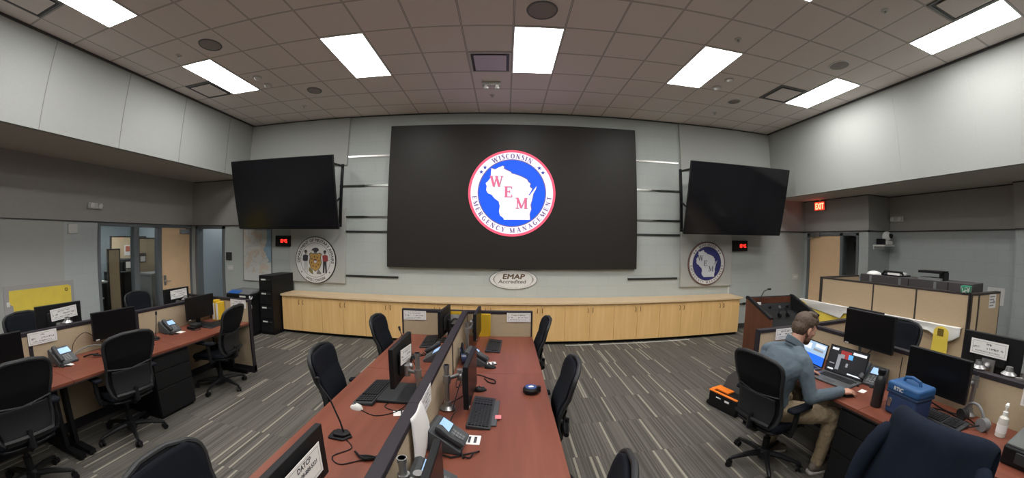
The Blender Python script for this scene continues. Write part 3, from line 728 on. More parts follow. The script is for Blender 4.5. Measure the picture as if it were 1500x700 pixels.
obj('cabinet_body', MB().box(-.3,.3,-.4,.45,0,.98), m_black, t, bevel=.005)
obj('cabinet_top', MB().box(-.32,.32,-.42,.47,.98,1.0), m_mgrey, t)
t = thing('printer','black office printer on the cabinet behind the left window','printer',(-9.85,6.18,1.0))
obj('printer_body', MB().box(-.22,.22,-.22,.22,0,.26), m_black, t, bevel=.02)
obj('printer_lid', MB().box(-.2,.24,-.24,.24,.26,.31), m_dgrey, t, bevel=.015)
obj('printer_tray', MB().box(.2,.34,-.15,.15,.06,.08), m_dgrey, t)
tag(obj('paper_notice', MB().box(.0,.004,-.13,.13,0,.24), m_paper, at=(-9.625,6.19,1.0)), 'white notice taped on the front of the black printer', 'notice')
t = thing('paper_notice','white notice with a red picture on the tan panel behind the window','notice',(-10.41,6.62,1.36))
obj('sheet', MB().box(0,.004,-.11,.11,0,.28), m_paper, t); obj('picture', MB().box(.004,.006,-.07,.07,.1,.25), M('notice_red',(.5,.12,.08),.7), t)
t = thing('office_desk','dark desk in the office behind the left edge of the window','desk',(-9.3,4.55,0))
obj('desk_top', MB().box(-.4,.4,-.7,.55,.85,.89), m_offw, t); [obj('desk_side', MB().box(-.38,.38,y,y+.08,0,.85), m_black, t) for y in (.45,-.68)]; obj('desk_shelf', MB().box(-.38,.38,-.6,.45,.5,.53), m_offw, t)
t = thing('office_window','tall bright window in the far wall of the office','window',(-11.39,6.17,1.0))
obj('window_frame', MB().box(0,.03,-.13,.13,-.05,1.5), m_white, t); obj('window_glass', MB().box(.03,.035,-.10,.10,0,1.45), M('daylight',(.5,.6,.6),.4,emit=(.8,.95,1),es=1.2), t)
t = thing('picture_frame','small dark framed notice seen through the narrow window beside the wooden door','picture frame',(-10.35,7.0,1.13))
t2 = cpanel('cubicle_panel','tan cubicle panel seen through the narrow window beside the wooden door',-9.3,6.22,7.05,1.85)
t.location = (-9.26,6.33,1.22)
obj('frame', MB().box(0,.015,-.1,.1,0,.24), m_cdark, t); obj('sheet', MB().box(.015,.018,-.075,.075,.025,.16), m_paper, t)
t = thing('grey_credenza','dark grey counter seen through the narrow window beside the wooden door','counter',(-8.75,6.45,0))
obj('counter_body', MB().box(-.25,.25,-.4,.45,0,.96), M('counter_grey',(.12,.125,.12),.5), t); obj('counter_top', MB().box(-.27,.27,-.42,.47,.96,1.0), m_mgrey, t)
t = thing('office_fill_light','unseen light panel added to brighten the office behind the windows','ceiling light',(-9.4,5.2,2.69))  # added glowing box, out of view, gives the office its ambient light
obj('light_diffuser', MB().box(-.5,.5,-.8,.8,-.01,.005), M('office_fill_light',(.9,.9,.9),.5,emit=(1,.98,.94),es=9), t)
t = thing('corridor_light','ceiling light panel of the corridor beyond the opening','ceiling light',(-6.95,7.5,2.59))
obj('light_diffuser', MB().box(-.3,.3,-.3,.3,-.01,.005), M('corr_light',(.9,.9,.9),.5,emit=(1,.98,.94),es=5), t)
# ================================================================ furniture materials
def wood_mat(name, c1, c2, axis, scale=1., rough=.42):
    q = NT(name, rough); vec, s = q.coords()
    k = [6., 6., 6.]; k[axis] = .5
    v = q.comb(q.math('MULTIPLY', s[0], k[0]*scale), q.math('MULTIPLY', s[1], k[1]*scale), q.math('MULTIPLY', s[2], k[2]*scale))
    n = q.noise(v, 2.2, 5)
    q.color(q.mix(q.math('MULTIPLY', q.math('SUBTRACT', n, .3), 2.2), c1, c2)); q.b.inputs['Specular IOR Level'].default_value = .3; return q.m
m_maple = wood_mat('maple', (.70,.435,.175), (.80,.53,.235), 2)
m_maplet = wood_mat('maple_top', (.64,.47,.28), (.70,.53,.33), 0)
m_cherry = wood_mat('cherry_top', (.145,.042,.026), (.21,.066,.039), 1, .7, .4)
m_cherryd = wood_mat('cherry_dark', (.085,.03,.018), (.13,.047,.026), 2)
m_edge = M('dark_edge', (.03,.022,.022), .4)
m_trimp = M('panel_trim', (.026,.022,.027), .55, spec=.2)
m_pfab = M('panel_fabric', (.44,.35,.235), .92, noise=.08, nscale=60, bump=.06)
m_pfab2 = M('panel_fabric2', (.50,.38,.245), .92, noise=.07, nscale=50, bump=.05)

# ---------------------------------------------------------------- credenza along the back wall
CX0, CW, CYF = -4.453, .4615, 6.09
for n in range(10):
    x = CX0+2*n*CW
    lab = ['leftmost maple double-door base cabinet beside the black file cabinet','second maple base cabinet from the left end','third maple base cabinet from the left end','maple base cabinet behind the left far desk chair','maple base cabinet just left of centre behind the partition','maple base cabinet at the centre behind the partition','maple base cabinet just right of the partition end','fourth maple base cabinet from the right end','third maple base cabinet from the right end, nearly clear of chairs','rightmost maple base cabinet beside the lectern'][n]
    t = thing('base_cabinet', lab, 'cabinet', (x+CW, CYF, 0), group='maple base cabinets along the back wall')
    obj('carcass', MB().box(-CW+.001,CW-.001,.02,YW-CYF-.015,.06,.752), m_maple, t)
    obj('toe_kick', MB().box(-CW+.001,CW-.001,.07,.09,0,.06), m_black, t)
    for s_ in (-1,1):
        d = obj('door', MB().box(min(0,s_*CW)+.0025,max(0,s_*CW)-.0025,0,.02,.065,.748), m_maple, t, bevel=.002)
        mb = MB(); xx = s_*.045
        mb.tube([(xx,0,.60),(xx,-.028,.605),(xx,-.032,.64),(xx,-.028,.675),(xx,0,.68)],.006,n=6)
        obj('handle', mb, M('brass',(.25,.14,.05),.35,.8), d)
        if s_ > 0: obj('lock', MB().cyl((xx,0,.705),(xx,-.004,.705),.008,n=10), m_steel, d)
ct = obj('credenza_worktop', MB().box(CX0-.02, CX0+20*CW+.06, CYF-.03, YW-.005, .752, .79), m_maplet, bevel=.004)
tag(ct, 'long continuous maple worktop over the row of base cabinets', 'worktop')
for x0, x1 in ((1.1,1.62),(1.75,3.6)):
    tag(obj('tape_strip', MB().box(x0,x1,CYF-.05,CYF-.02,0,.004), m_offw), 'pale tape strip on the carpet before the cabinets'+(', short left piece' if x0<1.5 else ', long right piece'), 'tape')

# ---------------------------------------------------------------- file cabinet, machine cart
t = thing('file_cabinet', 'tall black four drawer file cabinet at the left end of the credenza', 'file cabinet', (-4.60, 5.80, 0))
t.rotation_euler = (0,0,-.0)
# front faces the camera-left: the body runs back to the wall
obj('cabinet_shell', MB().box(-.20,.12,.02,.76,0,1.165), m_black, t, bevel=.004)
for k in range(4):
    d = obj('drawer', MB().box(-.185,.105,0,.02,.05+k*.275,.31+k*.275), m_blackm, t, bevel=.003)
    obj('label_holder', MB().box(-.13,-.02,-.006,0,.25+k*.275,.278+k*.275), m_offw, d)
    obj('drawer_pull', MB().box(.01,.09,-.02,0,.25+k*.275,.27+k*.275), m_dgrey, d)
t = thing('machine_cart', 'black cabinet with office machine on it behind the left desk end panel', 'cabinet', (-5.12, 5.78, 0))
obj('cart_body', MB().box(-.30,.30,-.25,.25,.06,.70), m_blackm, t, bevel=.006); obj('cart_plinth', MB().box(-.28,.28,-.22,.22,0,.06), m_black, t)
t = thing('office_machine', 'black office machine with blue and silver top on the black cabinet', 'office machine', (-5.12, 5.78, .70))
obj('machine_body', MB().box(-.31,.31,-.24,.24,0,.12), m_black, t, bevel=.02)
obj('machine_lid', MB().prism([(-.24,.12),(.24,.12),(.24,.17),(-.1,.16)],-.28,.28,frame((0,0,0),(0,1,0),(0,0,1))), m_mgrey, t, bevel=.006)
obj('blue_label', MB().prism([(-.245,.122),(-.235,.122),(-.10,.166),(-.11,.166)],-.26,.02,frame((0,0,.003),(0,1,0),(0,0,1))), M('blue_label',(.02,.12,.45),.4), t)
obj('brand_strip', MB().box(.05,.2,-.246,-.24,.06,.09), m_offw, t)
tag(obj('plastic_bag', MB().grid(lambda u,v: (-4.80+.05*u+.02*math.sin(v*9), 5.5-.03*math.sin(u*7+v*5), .58+.2*v+.03*math.sin(u*8)), 8, 8), M('bag_plastic',(.5,.5,.5),.35), solid=.004), 'small grey plastic bag hanging on the corner of the black machine cabinet', 'bag')

# ---------------------------------------------------------------- partitions
def partition(label, p0, p1, h=1.05, seam=None, fab=None, group=None, th=.065):
    """panel standing from p0 to p1 (xy)"""
    a, b_ = Vector(p0), Vector(p1); L = (b_-a).length; an = math.atan2(b_.y-a.y, b_.x-a.x)
    t = thing('partition_panel', label, 'partition', (a.x, a.y, 0), an, group)
    q_ = th/2
    obj('panel_fabric', MB().box(.012,L-.012,-q_+.008,q_-.008,.10,h-.035), fab or m_pfab, t)
    obj('top_cap', MB().box(0,L,-q_,q_,h-.035,h), m_trimp, t, bevel=.004)
    for x in (0, L-.02): obj('end_post', MB().box(x,x+.02,-q_+.003,q_-.003,.02,h-.035), m_trimp, t)
    obj('base_rail', MB().box(0,L,-q_,q_,0.0,.10), m_trimp, t)
    return t
IX, LX, RX = -.482, -4.29, 3.285
for k,(a,b_) in enumerate(((4.115,2.92),(2.92,1.70),(1.70,.48))):
    partition(('far','middle','nearest')[k]+' tan dividing panel along the spine of the centre desk island', (IX,b_), (IX,a), group='island spine panels')
partition('left tan end panel closing the far end of the centre island', (-1.275,4.15), (IX-.0,4.15))
partition('right tan end panel closing the far end of the centre island', (IX+.0,4.15), (.335,4.15))
for k,(a,b_) in enumerate(((4.02,2.79),(2.79,1.56),(1.56,.33))):
    partition(('far','middle','nearest')[k]+' tan dividing panel along the spine of the left desk row', (LX,b_), (LX,a), group='left row spine panels')
partition('tan end panel of the left desk row on the side facing the room', (LX,4.055), (-3.525,4.055))
partition('tan end panel of the left desk row on the side by the windows', (-5.06,4.055), (LX,4.055))
for k,(a,b_) in enumerate(((2.845,1.62),(1.62,.40))):
    partition(('far','near')[k]+' tan dividing panel along the spine of the right desk row', (RX,b_), (RX,a), group='right row spine panels')
partition('tan end panel of the right desk row behind the seated man', (2.515,2.88), (RX,2.88))
partition('tan end panel of the right desk row on the far side before the yellow sheet', (RX,2.88), (4.05,2.88))

# ---------------------------------------------------------------- desks
def desk(label, x0, x1, y0, y1, legs=(-1,1)):
    t = thing('desk', label, 'desk', ((x0+x1)/2, (y0+y1)/2, 0)); a, b_ = (x1-x0)/2, (y1-y0)/2
    obj('desk_top', MB().box(-a,a,-b_+.0015,b_-.0015,.712,.737), m_cherry, t, bevel=.002)
    obj('edge_band', MB().box(-a,-a+.012,-b_+.002,b_-.002,.70,.7125).box(a-.012,a,-b_+.002,b_-.002,.70,.7125).box(-a+.012,a-.012,-b_+.002,b_-.002,.703,.7125), m_edge, t)
    for s_ in legs:
        y = s_*(b_-.05)
        mb = MB().box(-.04,.04,y-.02,y+.02,.06,.70).box(-a+.06,a-.06,y-.03,y+.03,.02,.06)
        for x in (-a+.1,a-.1): mb.cyl((x,y,0),(x,y,.02),.02,n=10)
        obj('leg', mb, m_black, t)
    return t
desk('cherry desk top on the near left of the centre island, with the gooseneck microphone', -1.265, IX-.035, 1.10, 2.92)
desk('cherry desk top on the far left of the centre island by the end panel', -1.265, IX-.035, 2.92, 4.115)
desk('cherry desk top on the near right of the centre island, with the small black device', IX+.035, .335, 1.10, 2.92)
desk('cherry desk top on the far right of the centre island by the end panel', IX+.035, .335, 2.92, 4.115)
desk('cherry desk top at the far end of the left row beside the end panel', LX+.035, -3.535, 2.80, 4.02, (1,))
desk('cherry desk top in the middle of the left row with the black file pedestal', LX+.035, -3.535, 1.60, 2.80, (-1,))
desk('cherry desk top at the near end of the left row behind the nearest left chair', LX+.035, -3.535, .38, 1.60)
desk('desk top on the window side of the left row, far one', -5.06, LX-.035, 2.2, 4.02)
desk('desk top on the window side of the left row, near one', -5.06, LX-.035, .38, 2.2)
desk('cherry desk top of the right row where the man works', 2.51, RX-.035, 1.62, 2.845, (1,))
desk('cherry desk top of the right row under the blue cooler and hard case', 2.51, RX-.035, .20, 1.62, (-1,))
desk('desk top on the far side of the right row', RX+.035, 4.05, .9, 2.845)
def pedestal(label, x0, x1, y0, y1, face):
    t = thing('file_pedestal', label, 'pedestal', ((x0+x1)/2,(y0+y1)/2,0)); a, b_ = (x1-x0)/2,(y1-y0)/2
    obj('pedestal_body', MB().box(-a,a,-b_,b_,.02,.699), m_black, t, bevel=.004)
    for k,(z0,z1) in enumerate(((.04,.33),(.34,.52),(.53,.67))):
        d = obj('drawer', MB().box(face*a,face*(a+.015),-b_+.005,b_-.005,z0,z1), m_blackm, t, bevel=.002)
    obj('pedestal_feet', MB().box(-a+.02,a-.02,-b_+.02,b_-.02,0,.02), m_black, t)
pedestal('black drawer pedestal under the middle desk of the left row', -4.12, -3.57, 2.45, 2.95, 1)
pedestal('black drawer pedestal under the right desk beside the man', 2.54, 3.1, 1.24, 1.79, -1)

# ---------------------------------------------------------------- office chair
m_chf = M('chair_frame', (.009,.0095,.0105), .4, spec=.3)
m_chm = M('chair_mesh', (.007,.0075,.009), .85, spec=.15, noise=.25, nscale=400)
m_chp = M('chair_pad', (.0065,.008,.012), .9, spec=.15)
m_chg = M('chair_grey_shell', (.022,.0235,.025), .45, spec=.35)
m_chl = M('chair_lower', (.013,.0135,.015), .6, spec=.25)
def lerp_tab(tab, v):
    for (v0,a),(v1,b_) in zip(tab, tab[1:]):
        if v <= v1: return a+(b_-a)*(0 if v1==v0 else (v-v0)/(v1-v0))
    return tab[-1][1]
HWT = [(0,.17),(.06,.205),(.2,.225),(.36,.222),(.5,.224),(.66,.242),(.80,.252),(.88,.245),(.935,.222),(.97,.182),(.99,.13),(1,.08)]
def back_pt(u, v, dx=0, k=1., z0=.48, z1=1.075):
    hw = lerp_tab(HWT, v)*k; y = hw*u
    x = -.235 - .075*v*v - .03*v + .035*math.sin(PI*min(1,v*1.6)) + .14*y*y/.06*.06*4 + dx
    z = z0+(z1-z0)*v
    return (x, y, z)
def make_chair(label):
    t = thing('office_chair', label, 'chair', (0,0,0), group='black mesh back office chairs at the desks')
    # base
    hub = obj('base_hub', MB().lathe([(.05,.06),(.06,.08),(.06,.13),(.035,.15)],16), m_chf, t)
    for k in range(5):
        a = 2*PI*k/5+.3; c, s_ = math.cos(a), math.sin(a)
        leg = obj('base_leg', MB().tube([(c*.03,s_*.03,.115),(c*.16,s_*.16,.11),(c*.30,s_*.30,.085),(c*.325,s_*.325,.075)],[.03,.024,.018,.014],8), m_chf, t)
        X = T(c*.325,s_*.325,.0) @ R(a+.6+k,'Z')
        mb = MB().cyl((0,-.026,.028),(0,-.008,.028),.028,n=14,X=X).cyl((0,.008,.028),(0,.026,.028),.028,n=14,X=X).cyl((0,0,.03),(0,0,.08),.009,n=8,X=X).box(-.02,.03,-.012,.012,.035,.058,X)
        obj('caster', mb, m_black, leg)
    obj('gas_column', MB().lathe([(.032,.13),(.032,.26),(.02,.26),(.02,.38),(.06,.385),(.06,.41)],14), m_black, t)
    obj('tilt_mechanism', MB().box(-.16,.12,-.09,.09,.375,.42).tube([(-.05,.09,.395),(-.05,.22,.39),(-.03,.25,.39)],.007,n=6), m_chf, t, bevel=.012)
    def seat(u,v):
        x = -.22+.46*u; hw = .235*(1-.12*abs(2*u-1)**3); y = hw*(2*v-1)
        return (x, y, .465+.018*abs(2*v-1)**3 - (.05*max(0,(u-.8)/.2)**2))
    obj('seat', MB().grid(seat,14,12), m_chp, t, solid=.06, bevel=.02, sharp=60)
    obj('seat_shell', MB().grid(lambda u,v:(lambda p:(p[0]*.96,p[1]*.95,p[2]-.045))(seat(u,v)),10,8), m_chf, t, solid=.018)
    # back
    obj('backrest_mesh', MB().grid(lambda u,v: back_pt(2*u-1, v, 0, .97),16,26), m_chm, t, solid=.012)
    obj('backrest_pad', MB().grid(lambda u,v: back_pt(2*u-1, .03+.94*v, .022, .90),14,22), m_chp, t, solid=.02, label='dark padded front of the backrest')
    rim = [back_pt(1,v/24) for v in range(25)]+[back_pt(u,1) for u in (.6,.2,-.2,-.6)]+[back_pt(-1,1-v/24) for v in range(25)]+[back_pt(u,0) for u in (-.5,0,.5)]
    rim.append(rim[0])
    obj('back_frame', MB().tube(rim,.016,8,False), m_chg, t, label='grey edged frame around the backrest')
    obj('lower_back_panel', MB().grid(lambda u,v: back_pt(2*u-1, .03+.40*v, -.03, .86),10,8), m_chl, t, solid=.014, bevel=.004)
    mb = MB().tube([back_pt(u/6, .47-.05*(1-abs(u/6)), -.02, 1.0) for u in range(-6,7)],.009,6)
    mb.tube([back_pt(u/6, .06, -.045, .9) for u in range(-6,7)],.02,6)
    obj('back_brace', mb, m_chf, t)
    obj('back_stem', MB().tube([(-.05,0,.40),(-.2,0,.405),(-.27,0,.44),(-.275,0,.56)],[.035,.035,.03,.02],8), m_chf, t)
    for s_ in (-1,1):
        mb = MB().tube([(-.06,s_*.19,.42),(-.07,s_*.275,.43),(-.075,s_*.29,.50),(-.06,s_*.29,.645)],[.02,.022,.022,.024],8)
        arm = obj('armrest', mb, m_chf, t)
        pts = [(x, y) for x, y in [(-.16,-.03),(-.13,-.042),(.08,-.04),(.11,-.02),(.11,.02),(.08,.04),(-.13,.042),(-.16,.03)]]
        obj('arm_pad', MB().prism(pts,.645,.672,T(0,s_*.285,0)), m_chp, arm, bevel=.01)
    return t
ch0 = make_chair('')
PL = [  # x, y, rz, label
 (-3.60,1.10,PI-.05,'black office chair at the near left, cut by the left frame edge'),
 (-3.62,2.11,PI-.12,'black mesh back office chair in the middle of the left row before the black pedestal'),
 (-3.62,3.46,PI+.22,'black office chair at the far end of the left row beside the end panel'),
 (-5.42,3.80,.1,'black office chair beyond the left row in front of the office windows'),
 (-5.15,1.97,.05,'black office chair beyond the left row in front of the yellow sheet'),
 (-1.20,.97,.04,'black office chair showing only its backrest top at the bottom left of the island'),
 (-1.23,2.60,.12,'black office chair at the left of the island near the gooseneck microphone'),
 (-1.18,3.80,.04,'black office chair at the left far end of the island before the credenza'),
 (.18,3.90,PI,'black office chair at the right far end of the island before the credenza'),
 (.215,2.49,PI-.06,'black office chair at the middle right of the island, seen edge-on'),
 (.19,1.24,PI-.35,'black office chair at the bottom right of the island, cut by the frame bottom'),
 (2.24,2.235,.14,'black office chair the man sits on, seen from behind'),
 (2.50,.91,-.0,'office chair at bottom right with a navy jacket over its back'),
 (4.10,2.38,PI+.25,'dark office chair on the far side of the right desk row before the cubicle'),
]
for n,(x,y,rz,lab) in enumerate(PL):
    if n == 0: ch0.location = (x,y,0); ch0.rotation_euler = (0,0,rz); ch0['label'] = lab; c_ = ch0
    else: c_ = dup(ch0, (x,y,0), rz, lab)
    c_.scale = (1,1,{3:.97,4:.97,5:.91,6:.95,7:.95,8:.95,9:.95,10:.95,12:.90}.get(n,1.))

# ---------------------------------------------------------------- jacket over the chair back
def jk(u,v):
    a = (u-.5)*2; e = abs(a)
    rnd = max(0,1-e**9)                      # rounds the shoulders
    if v < .62:                              # rear side, bottom to top
        w_ = v/.62; z = .36+.675*w_; hw = .41-.105*w_**1.3
        x = -.375-.03*(1-w_)-.015*math.sin(a*8+w_*4)*(1-.7*w_)+.13*e**2.2
        return (x, a*hw, z+.05*(rnd-1)*w_*w_)
    if v < .80:                              # over the top
        w_ = (v-.62)/.18; an = PI*w_
        return (-.315-.06*math.cos(an)+.13*e**2.2, a*.305, 1.035+.085*math.sin(an)+.06*(rnd-1))
    w_ = (v-.80)/.2
    return (-.255+.03*w_+.13*e**2.2, a*(.305-.01*w_), 1.035-.35*w_+.05*(rnd-1))
t = thing('jacket', 'navy blue jacket draped over the back of the bottom right chair', 'jacket', (2.50,.91,0), -.0); t.scale = (1,1,.90)
m_navy = M('navy_cloth', (.010,.015,.027), .95, noise=.2, nscale=25, bump=.3, spec=.15)
obj('jacket_body', MB().grid(jk,30,40), m_navy, t, solid=.02, sub=1)
for s_ in (-1,1):
    obj('sleeve', MB().tube([(-.26,s_*.27,1.0),(-.33,s_*.335,.86),(-.37,s_*.375,.64),(-.37,s_*.385,.40)],[.05,.055,.055,.045],12), m_navy, t, sub=1)

# ---------------------------------------------------------------- lectern
t = thing('lectern', 'dark cherry wood lectern with black angled top beside the right desks', 'lectern', (3.63, 3.70, 0), -.09)
w_, d_ = .395, .29
side = [(-d_,0),(d_,0),(d_,1.16),(d_-.05,1.16),(-d_,.985)]
for s_ in (-1,1):
    obj('side_panel', MB().prism(side, 0,.03, frame((s_*w_-(.03 if s_>0 else 0),0,0),(0,1,0),(0,0,1))), m_cherryd, t, bevel=.003)
    edge = [(-d_-.005,.985),(d_-.05,1.162),(d_+.005,1.162)]
    obj('edge_trim', MB().tube([(s_*w_-s_*.015,-d_,.985),(s_*w_-s_*.015,d_-.05,1.165),(s_*w_-s_*.015,d_,1.165)],.026,8), m_black, t)
obj('front_panel', MB().box(-w_+.03,w_-.03,d_-.03,d_,.02,1.16), m_cherryd, t)
obj('kick_panel', MB().box(-w_+.03,w_-.03,-d_+.04,-d_+.06,.05,.80), m_black, t)
obj('sloping_top', MB().prism([(-d_+.0,.86),(d_-.03,.98),(d_-.03,1.0),(-d_+.0,.885)], -w_+.03, w_-.03, frame((0,0,0),(0,1,0),(0,0,1))), m_blackm, t)
obj('side_lining', MB().prism([(-d_,.87),(d_-.02,.98),(d_-.02,1.15),(d_-.05,1.155),(-d_,.98)],0,.006,frame((w_-.037,0,0),(0,1,0),(0,0,1))), m_blackm, t)
obj('front_fascia', MB().box(-w_+.03,w_-.03,-d_+.0,-d_+.02,.78,.885), m_black, t)
obj('control_panel', MB().prism([(d_-.12,.97),(d_-.03,.985),(d_-.03,1.08),(d_-.06,1.08)], -w_+.05, w_-.05, frame((0,0,0),(0,1,0),(0,0,1))), m_black, t)
obj('top_rim', MB().box(-w_,w_,d_-.02,d_+.01,1.14,1.175), m_black, t, bevel=.012)
obj('blue_indicator', MB().box(-w_+.06,-w_+.12,-d_-.004,-d_+.0,.82,.86), M('blue_led',(.02,.05,.4),.4,emit=(.05,.15,1),es=2), t)
for x in (-.2,-.05,.12,.25): obj('socket', MB().cyl((x,d_-.085,1.03),(x,d_-.10,1.03),.02,n=12), m_mgrey if x in (.12,) else m_black, t)
t2 = thing('gooseneck_microphone', 'gooseneck microphone standing on the lectern', 'microphone', (3.34,3.93,1.165), -.09)
obj('microphone_base', MB().cyl((0,-.1,-.07),(0,-.1,-.04),.03,n=14), m_offw, t2)
obj('gooseneck', MB().tube([(0,-.1,-.05),(.03,-.09,.03),(.09,-.07,.10),(.17,-.05,.125)],.006,8), m_black, t2)
obj('microphone_head', MB().tube([(.17,-.05,.125),(.22,-.04,.125)],[.012,.014],10), m_black, t2)
t2 = thing('headset', 'small black headset lying on the sloping lectern top', 'headset', (3.62,3.62,.955), -.09)
obj('headband', MB().tube([(.07*math.cos(a*PI/8),.02+.05*math.sin(a*PI/8)*0+.03,.02+.09*math.sin(a*PI/8)) for a in range(9)],.008,6), m_black, t2)
for s_ in (-1,1): obj('ear_cup', MB().cyl((s_*.07-.012,.03,.02),(s_*.07+.012,.03,.02),.032,n=14), m_black, t2)

# ---------------------------------------------------------------- tall cubicle at right
CXF = 5.38
def cub(label, p0, p1, h=1.35):
    a, b_ = Vector(p0), Vector(p1); L = (b_-a).length; an = math.atan2(b_.y-a.y, b_.x-a.x)
    t = thing('cubicle_panel', label, 'cubicle panel', (a.x,a.y,0), an)
    obj('panel_fabric', MB().box(.012,L-.012,-.03,.03,.08,h-.025), m_pfab2, t)
    obj('panel_frame', MB().box(0,L,-.034,.034,h-.025,h).box(0,.012,-.034,.034,0,h-.025).box(L-.012,L,-.034,.034,0,h-.025).box(.012,L-.012,-.034,.034,0,.08), m_cdark, t)
    return t
cub('tall tan cubicle panel at the left end of the right cubicle, by the door', (5.27,4.41), (5.35,3.47))
cub('tall tan cubicle panel in the middle of the right cubicle front', (5.35,3.47), (5.385,2.80))
cub('tall tan cubicle panel at the near end of the cubicle front, behind the green cup', (5.385,2.80), (5.42,2.10))
cub('narrow corner post panel of the right cubicle', (5.42,2.10), (5.54,2.06))
cub('tan end panel of the right cubicle with a small printed notice', (5.54,2.06), (6.06,1.98))
cub('tan back panel of the right cubicle facing the door', (5.27,4.45), (6.3,4.45))
t = thing('overhead_shelf', 'long dark overhead bin inside the right cubicle showing above the panels', 'shelf', (5.72, 3.05, 1.28))
obj('bin_body', MB().box(-.18,.17,-.93,.82,0,.165), M('bin_dark',(.05,.045,.047),.55), t, bevel=.004)
for y in (.62,.12,-.42): obj('bin_clip', MB().box(-.19,-.18,y-.02,y+.02,.06,.15), m_mgrey, t)
for y in (-.02,-.6): obj('bin_joint', MB().box(-.184,-.18,y-.006,y+.006,.0,.16), m_black, t)
Zs = 1.445
t = thing('cap', 'white cap lying on the left end of the dark overhead bin', 'cap', (5.70,3.72,Zs)); obj('cap_crown', MB().ell((0,0,0),(.10,.12,.05),14,8), m_white, t); obj('cap_brim', MB().cyl((0,-.12,.0),(0,-.12,.01),.08,n=14), m_offw, t)
t = thing('desk_tray', 'black tray with white paper on the dark overhead bin', 'tray', (5.7,3.32,Zs)); obj('tray_frame', MB().tube([(-.1,-.17,.01),(-.1,-.15,.06),(-.1,.15,.06),(-.1,.19,.01)],.02,6).box(-.12,.1,-.18,.18,0,.02), m_black, t); obj('paper_stack', MB().box(-.125,.09,-.12,.08,.02,.05), m_paper, t)
t = thing('stapler', 'large black hole punch standing on the dark overhead bin', 'hole punch', (5.68,2.74,Zs)); obj('punch_base', MB().box(-.1,.1,-.17,.17,0,.03), m_mgrey, t); obj('punch_head', MB().prism([(-.17,.07),(.17,.07),(.19,.10),(-.17,.10)],-.1,.1,frame((0,0,.02),(0,-1,0),(0,0,1))).box(-.05,.1,-.19,-.12,0,.1), m_black, t)
t = thing('cup', 'green and white patterned cup on the near corner of the tan cubicle', 'cup', (5.41,2.155,1.35))
q = NT('cup_green', .4); vec, s = q.coords(); q.color(q.mix(q.math('GREATER_THAN', q.noise(vec, 38, 2), .52), (.03,.22,.13), (.5,.55,.5)))
obj('cup_body', MB().lathe([(.05,0),(.062,.01),(.066,.07),(.066,.075)],20), q.m, t); obj('cup_rim', MB().lathe([(.066,.075),(.068,.08),(.06,.082)],20), M('cup_green_rim',(.02,.25,.14),.4), t)
# small notice and white sheet
an = math.atan2(1.98-2.06, 6.06-5.54)
mb = MB(); X = frame((5.86,1.995-.018,1.24),(math.cos(an),math.sin(an),0),(0,0,1))
mb.mat(0); rect(mb,-.085,.085,-.085,.085,.001,X); mb.mat(1)
for k in range(4): rect(mb,-.07,.06-.03*(k%2),.06-k*.036-.012,.06-k*.036+.004,.002,X)
disc(mb,.02,.003,X,12,(.03,-.01))
tag(obj('paper_notice', mb, [m_paper, m_inkl], smooth=False), 'small printed notice on the end panel of the right cubicle', 'notice')
tag(obj('wall_cover', MB().box(7.935,7.95,2.48,2.78,.93,1.22), m_white, bevel=.02), 'white rounded cover plate on the right wall behind the cubicle end', 'wall plate')
# white cloth and yellow vinyl hung along the cubicle front
def hang(name, label, y0, y1, z1, drop, x, mat, cat, waves=3, amp=.01, lip=.05):
    def fn(u,v):
        y = y0+(y1-y0)*u
        x_ = xf(y)-x
        if v < .12: return (x_+lip*(1-v/.12), y, z1-.004*(1-v/.12))
        w_ = (v-.12)/.88
        return (x_-.01-amp*math.sin(u*waves*6.28+w_*3)*w_, y, z1-drop(u)*w_)
    o = obj(name, MB().grid(fn,40,12), mat, solid=.006); tag(o, label, cat); return o
m_cloth = M('white_cloth', (.66,.66,.63), .85, noise=.06, nscale=8)
XH = 5.26
def xf(y): return 5.386-(y-2.1)*.0585
def dropw(u):
    return .15+.05*math.sin(u*2.5) if u < .28 else (.075 if u < .9 else .075+.06*math.sin((u-.9)/.1*PI))
hang('white_cloth', 'long white cloth strip hanging along the front of the right cubicle', 4.84, 2.14, .935, lambda u:(.10+.10*u/.34 if u<.34 else (.10 if u<.86 else .10+.10*math.sin(min(1,(u-.86)/.14)*PI))), XH-5.21, m_cloth, 'cloth', 2, .012)
hang('yellow_sheet', 'yellow vinyl sheet hanging under the white cloth behind the lectern', 4.72, 3.80, .93, lambda u:.60, XH-5.24, m_yel, 'sheet', 2, .006)
def flap(label, y, z, w_, h_, hole):
    pts = []
    for k in range(13):
        a = PI*k/12; pts.append((w_*math.cos(a), h_-w_*.8+w_*.8*math.sin(a)))
    pts += [(-w_*1.1,0),(w_*1.1,0)]
    t = thing('hanging_flap', label, 'sheet', (xf(y)-.075,y,z))
    obj('flap_sheet', MB().prism(pts,0,.006,frame((0,0,0),(0,-1,0),(0,0,1))), m_yel, t)
    if hole == 'round':
        obj('eyelet', MB().cyl((-.001,0,h_-.10),(-.012,0,h_-.10),.035,n=18), M('eyelet_brown',(.18,.12,.02),.5), t)
    else:
        obj('eyelet', MB().box(-.012,0,-.035,.045,h_-.12,h_-.03), M('eyelet_brown',(.18,.12,.02),.5), t)
flap('rounded yellow vinyl flap with brown eyelet over the left end of the white cloth', 4.76, .60, .12, .31, 'round')
flap('rounded yellow vinyl flap with square brown patch at the right end of the white cloth', 2.37, .45, .10, .47, 'square')
t = thing('dark_chair_back', 'x', 'chair') if False else None
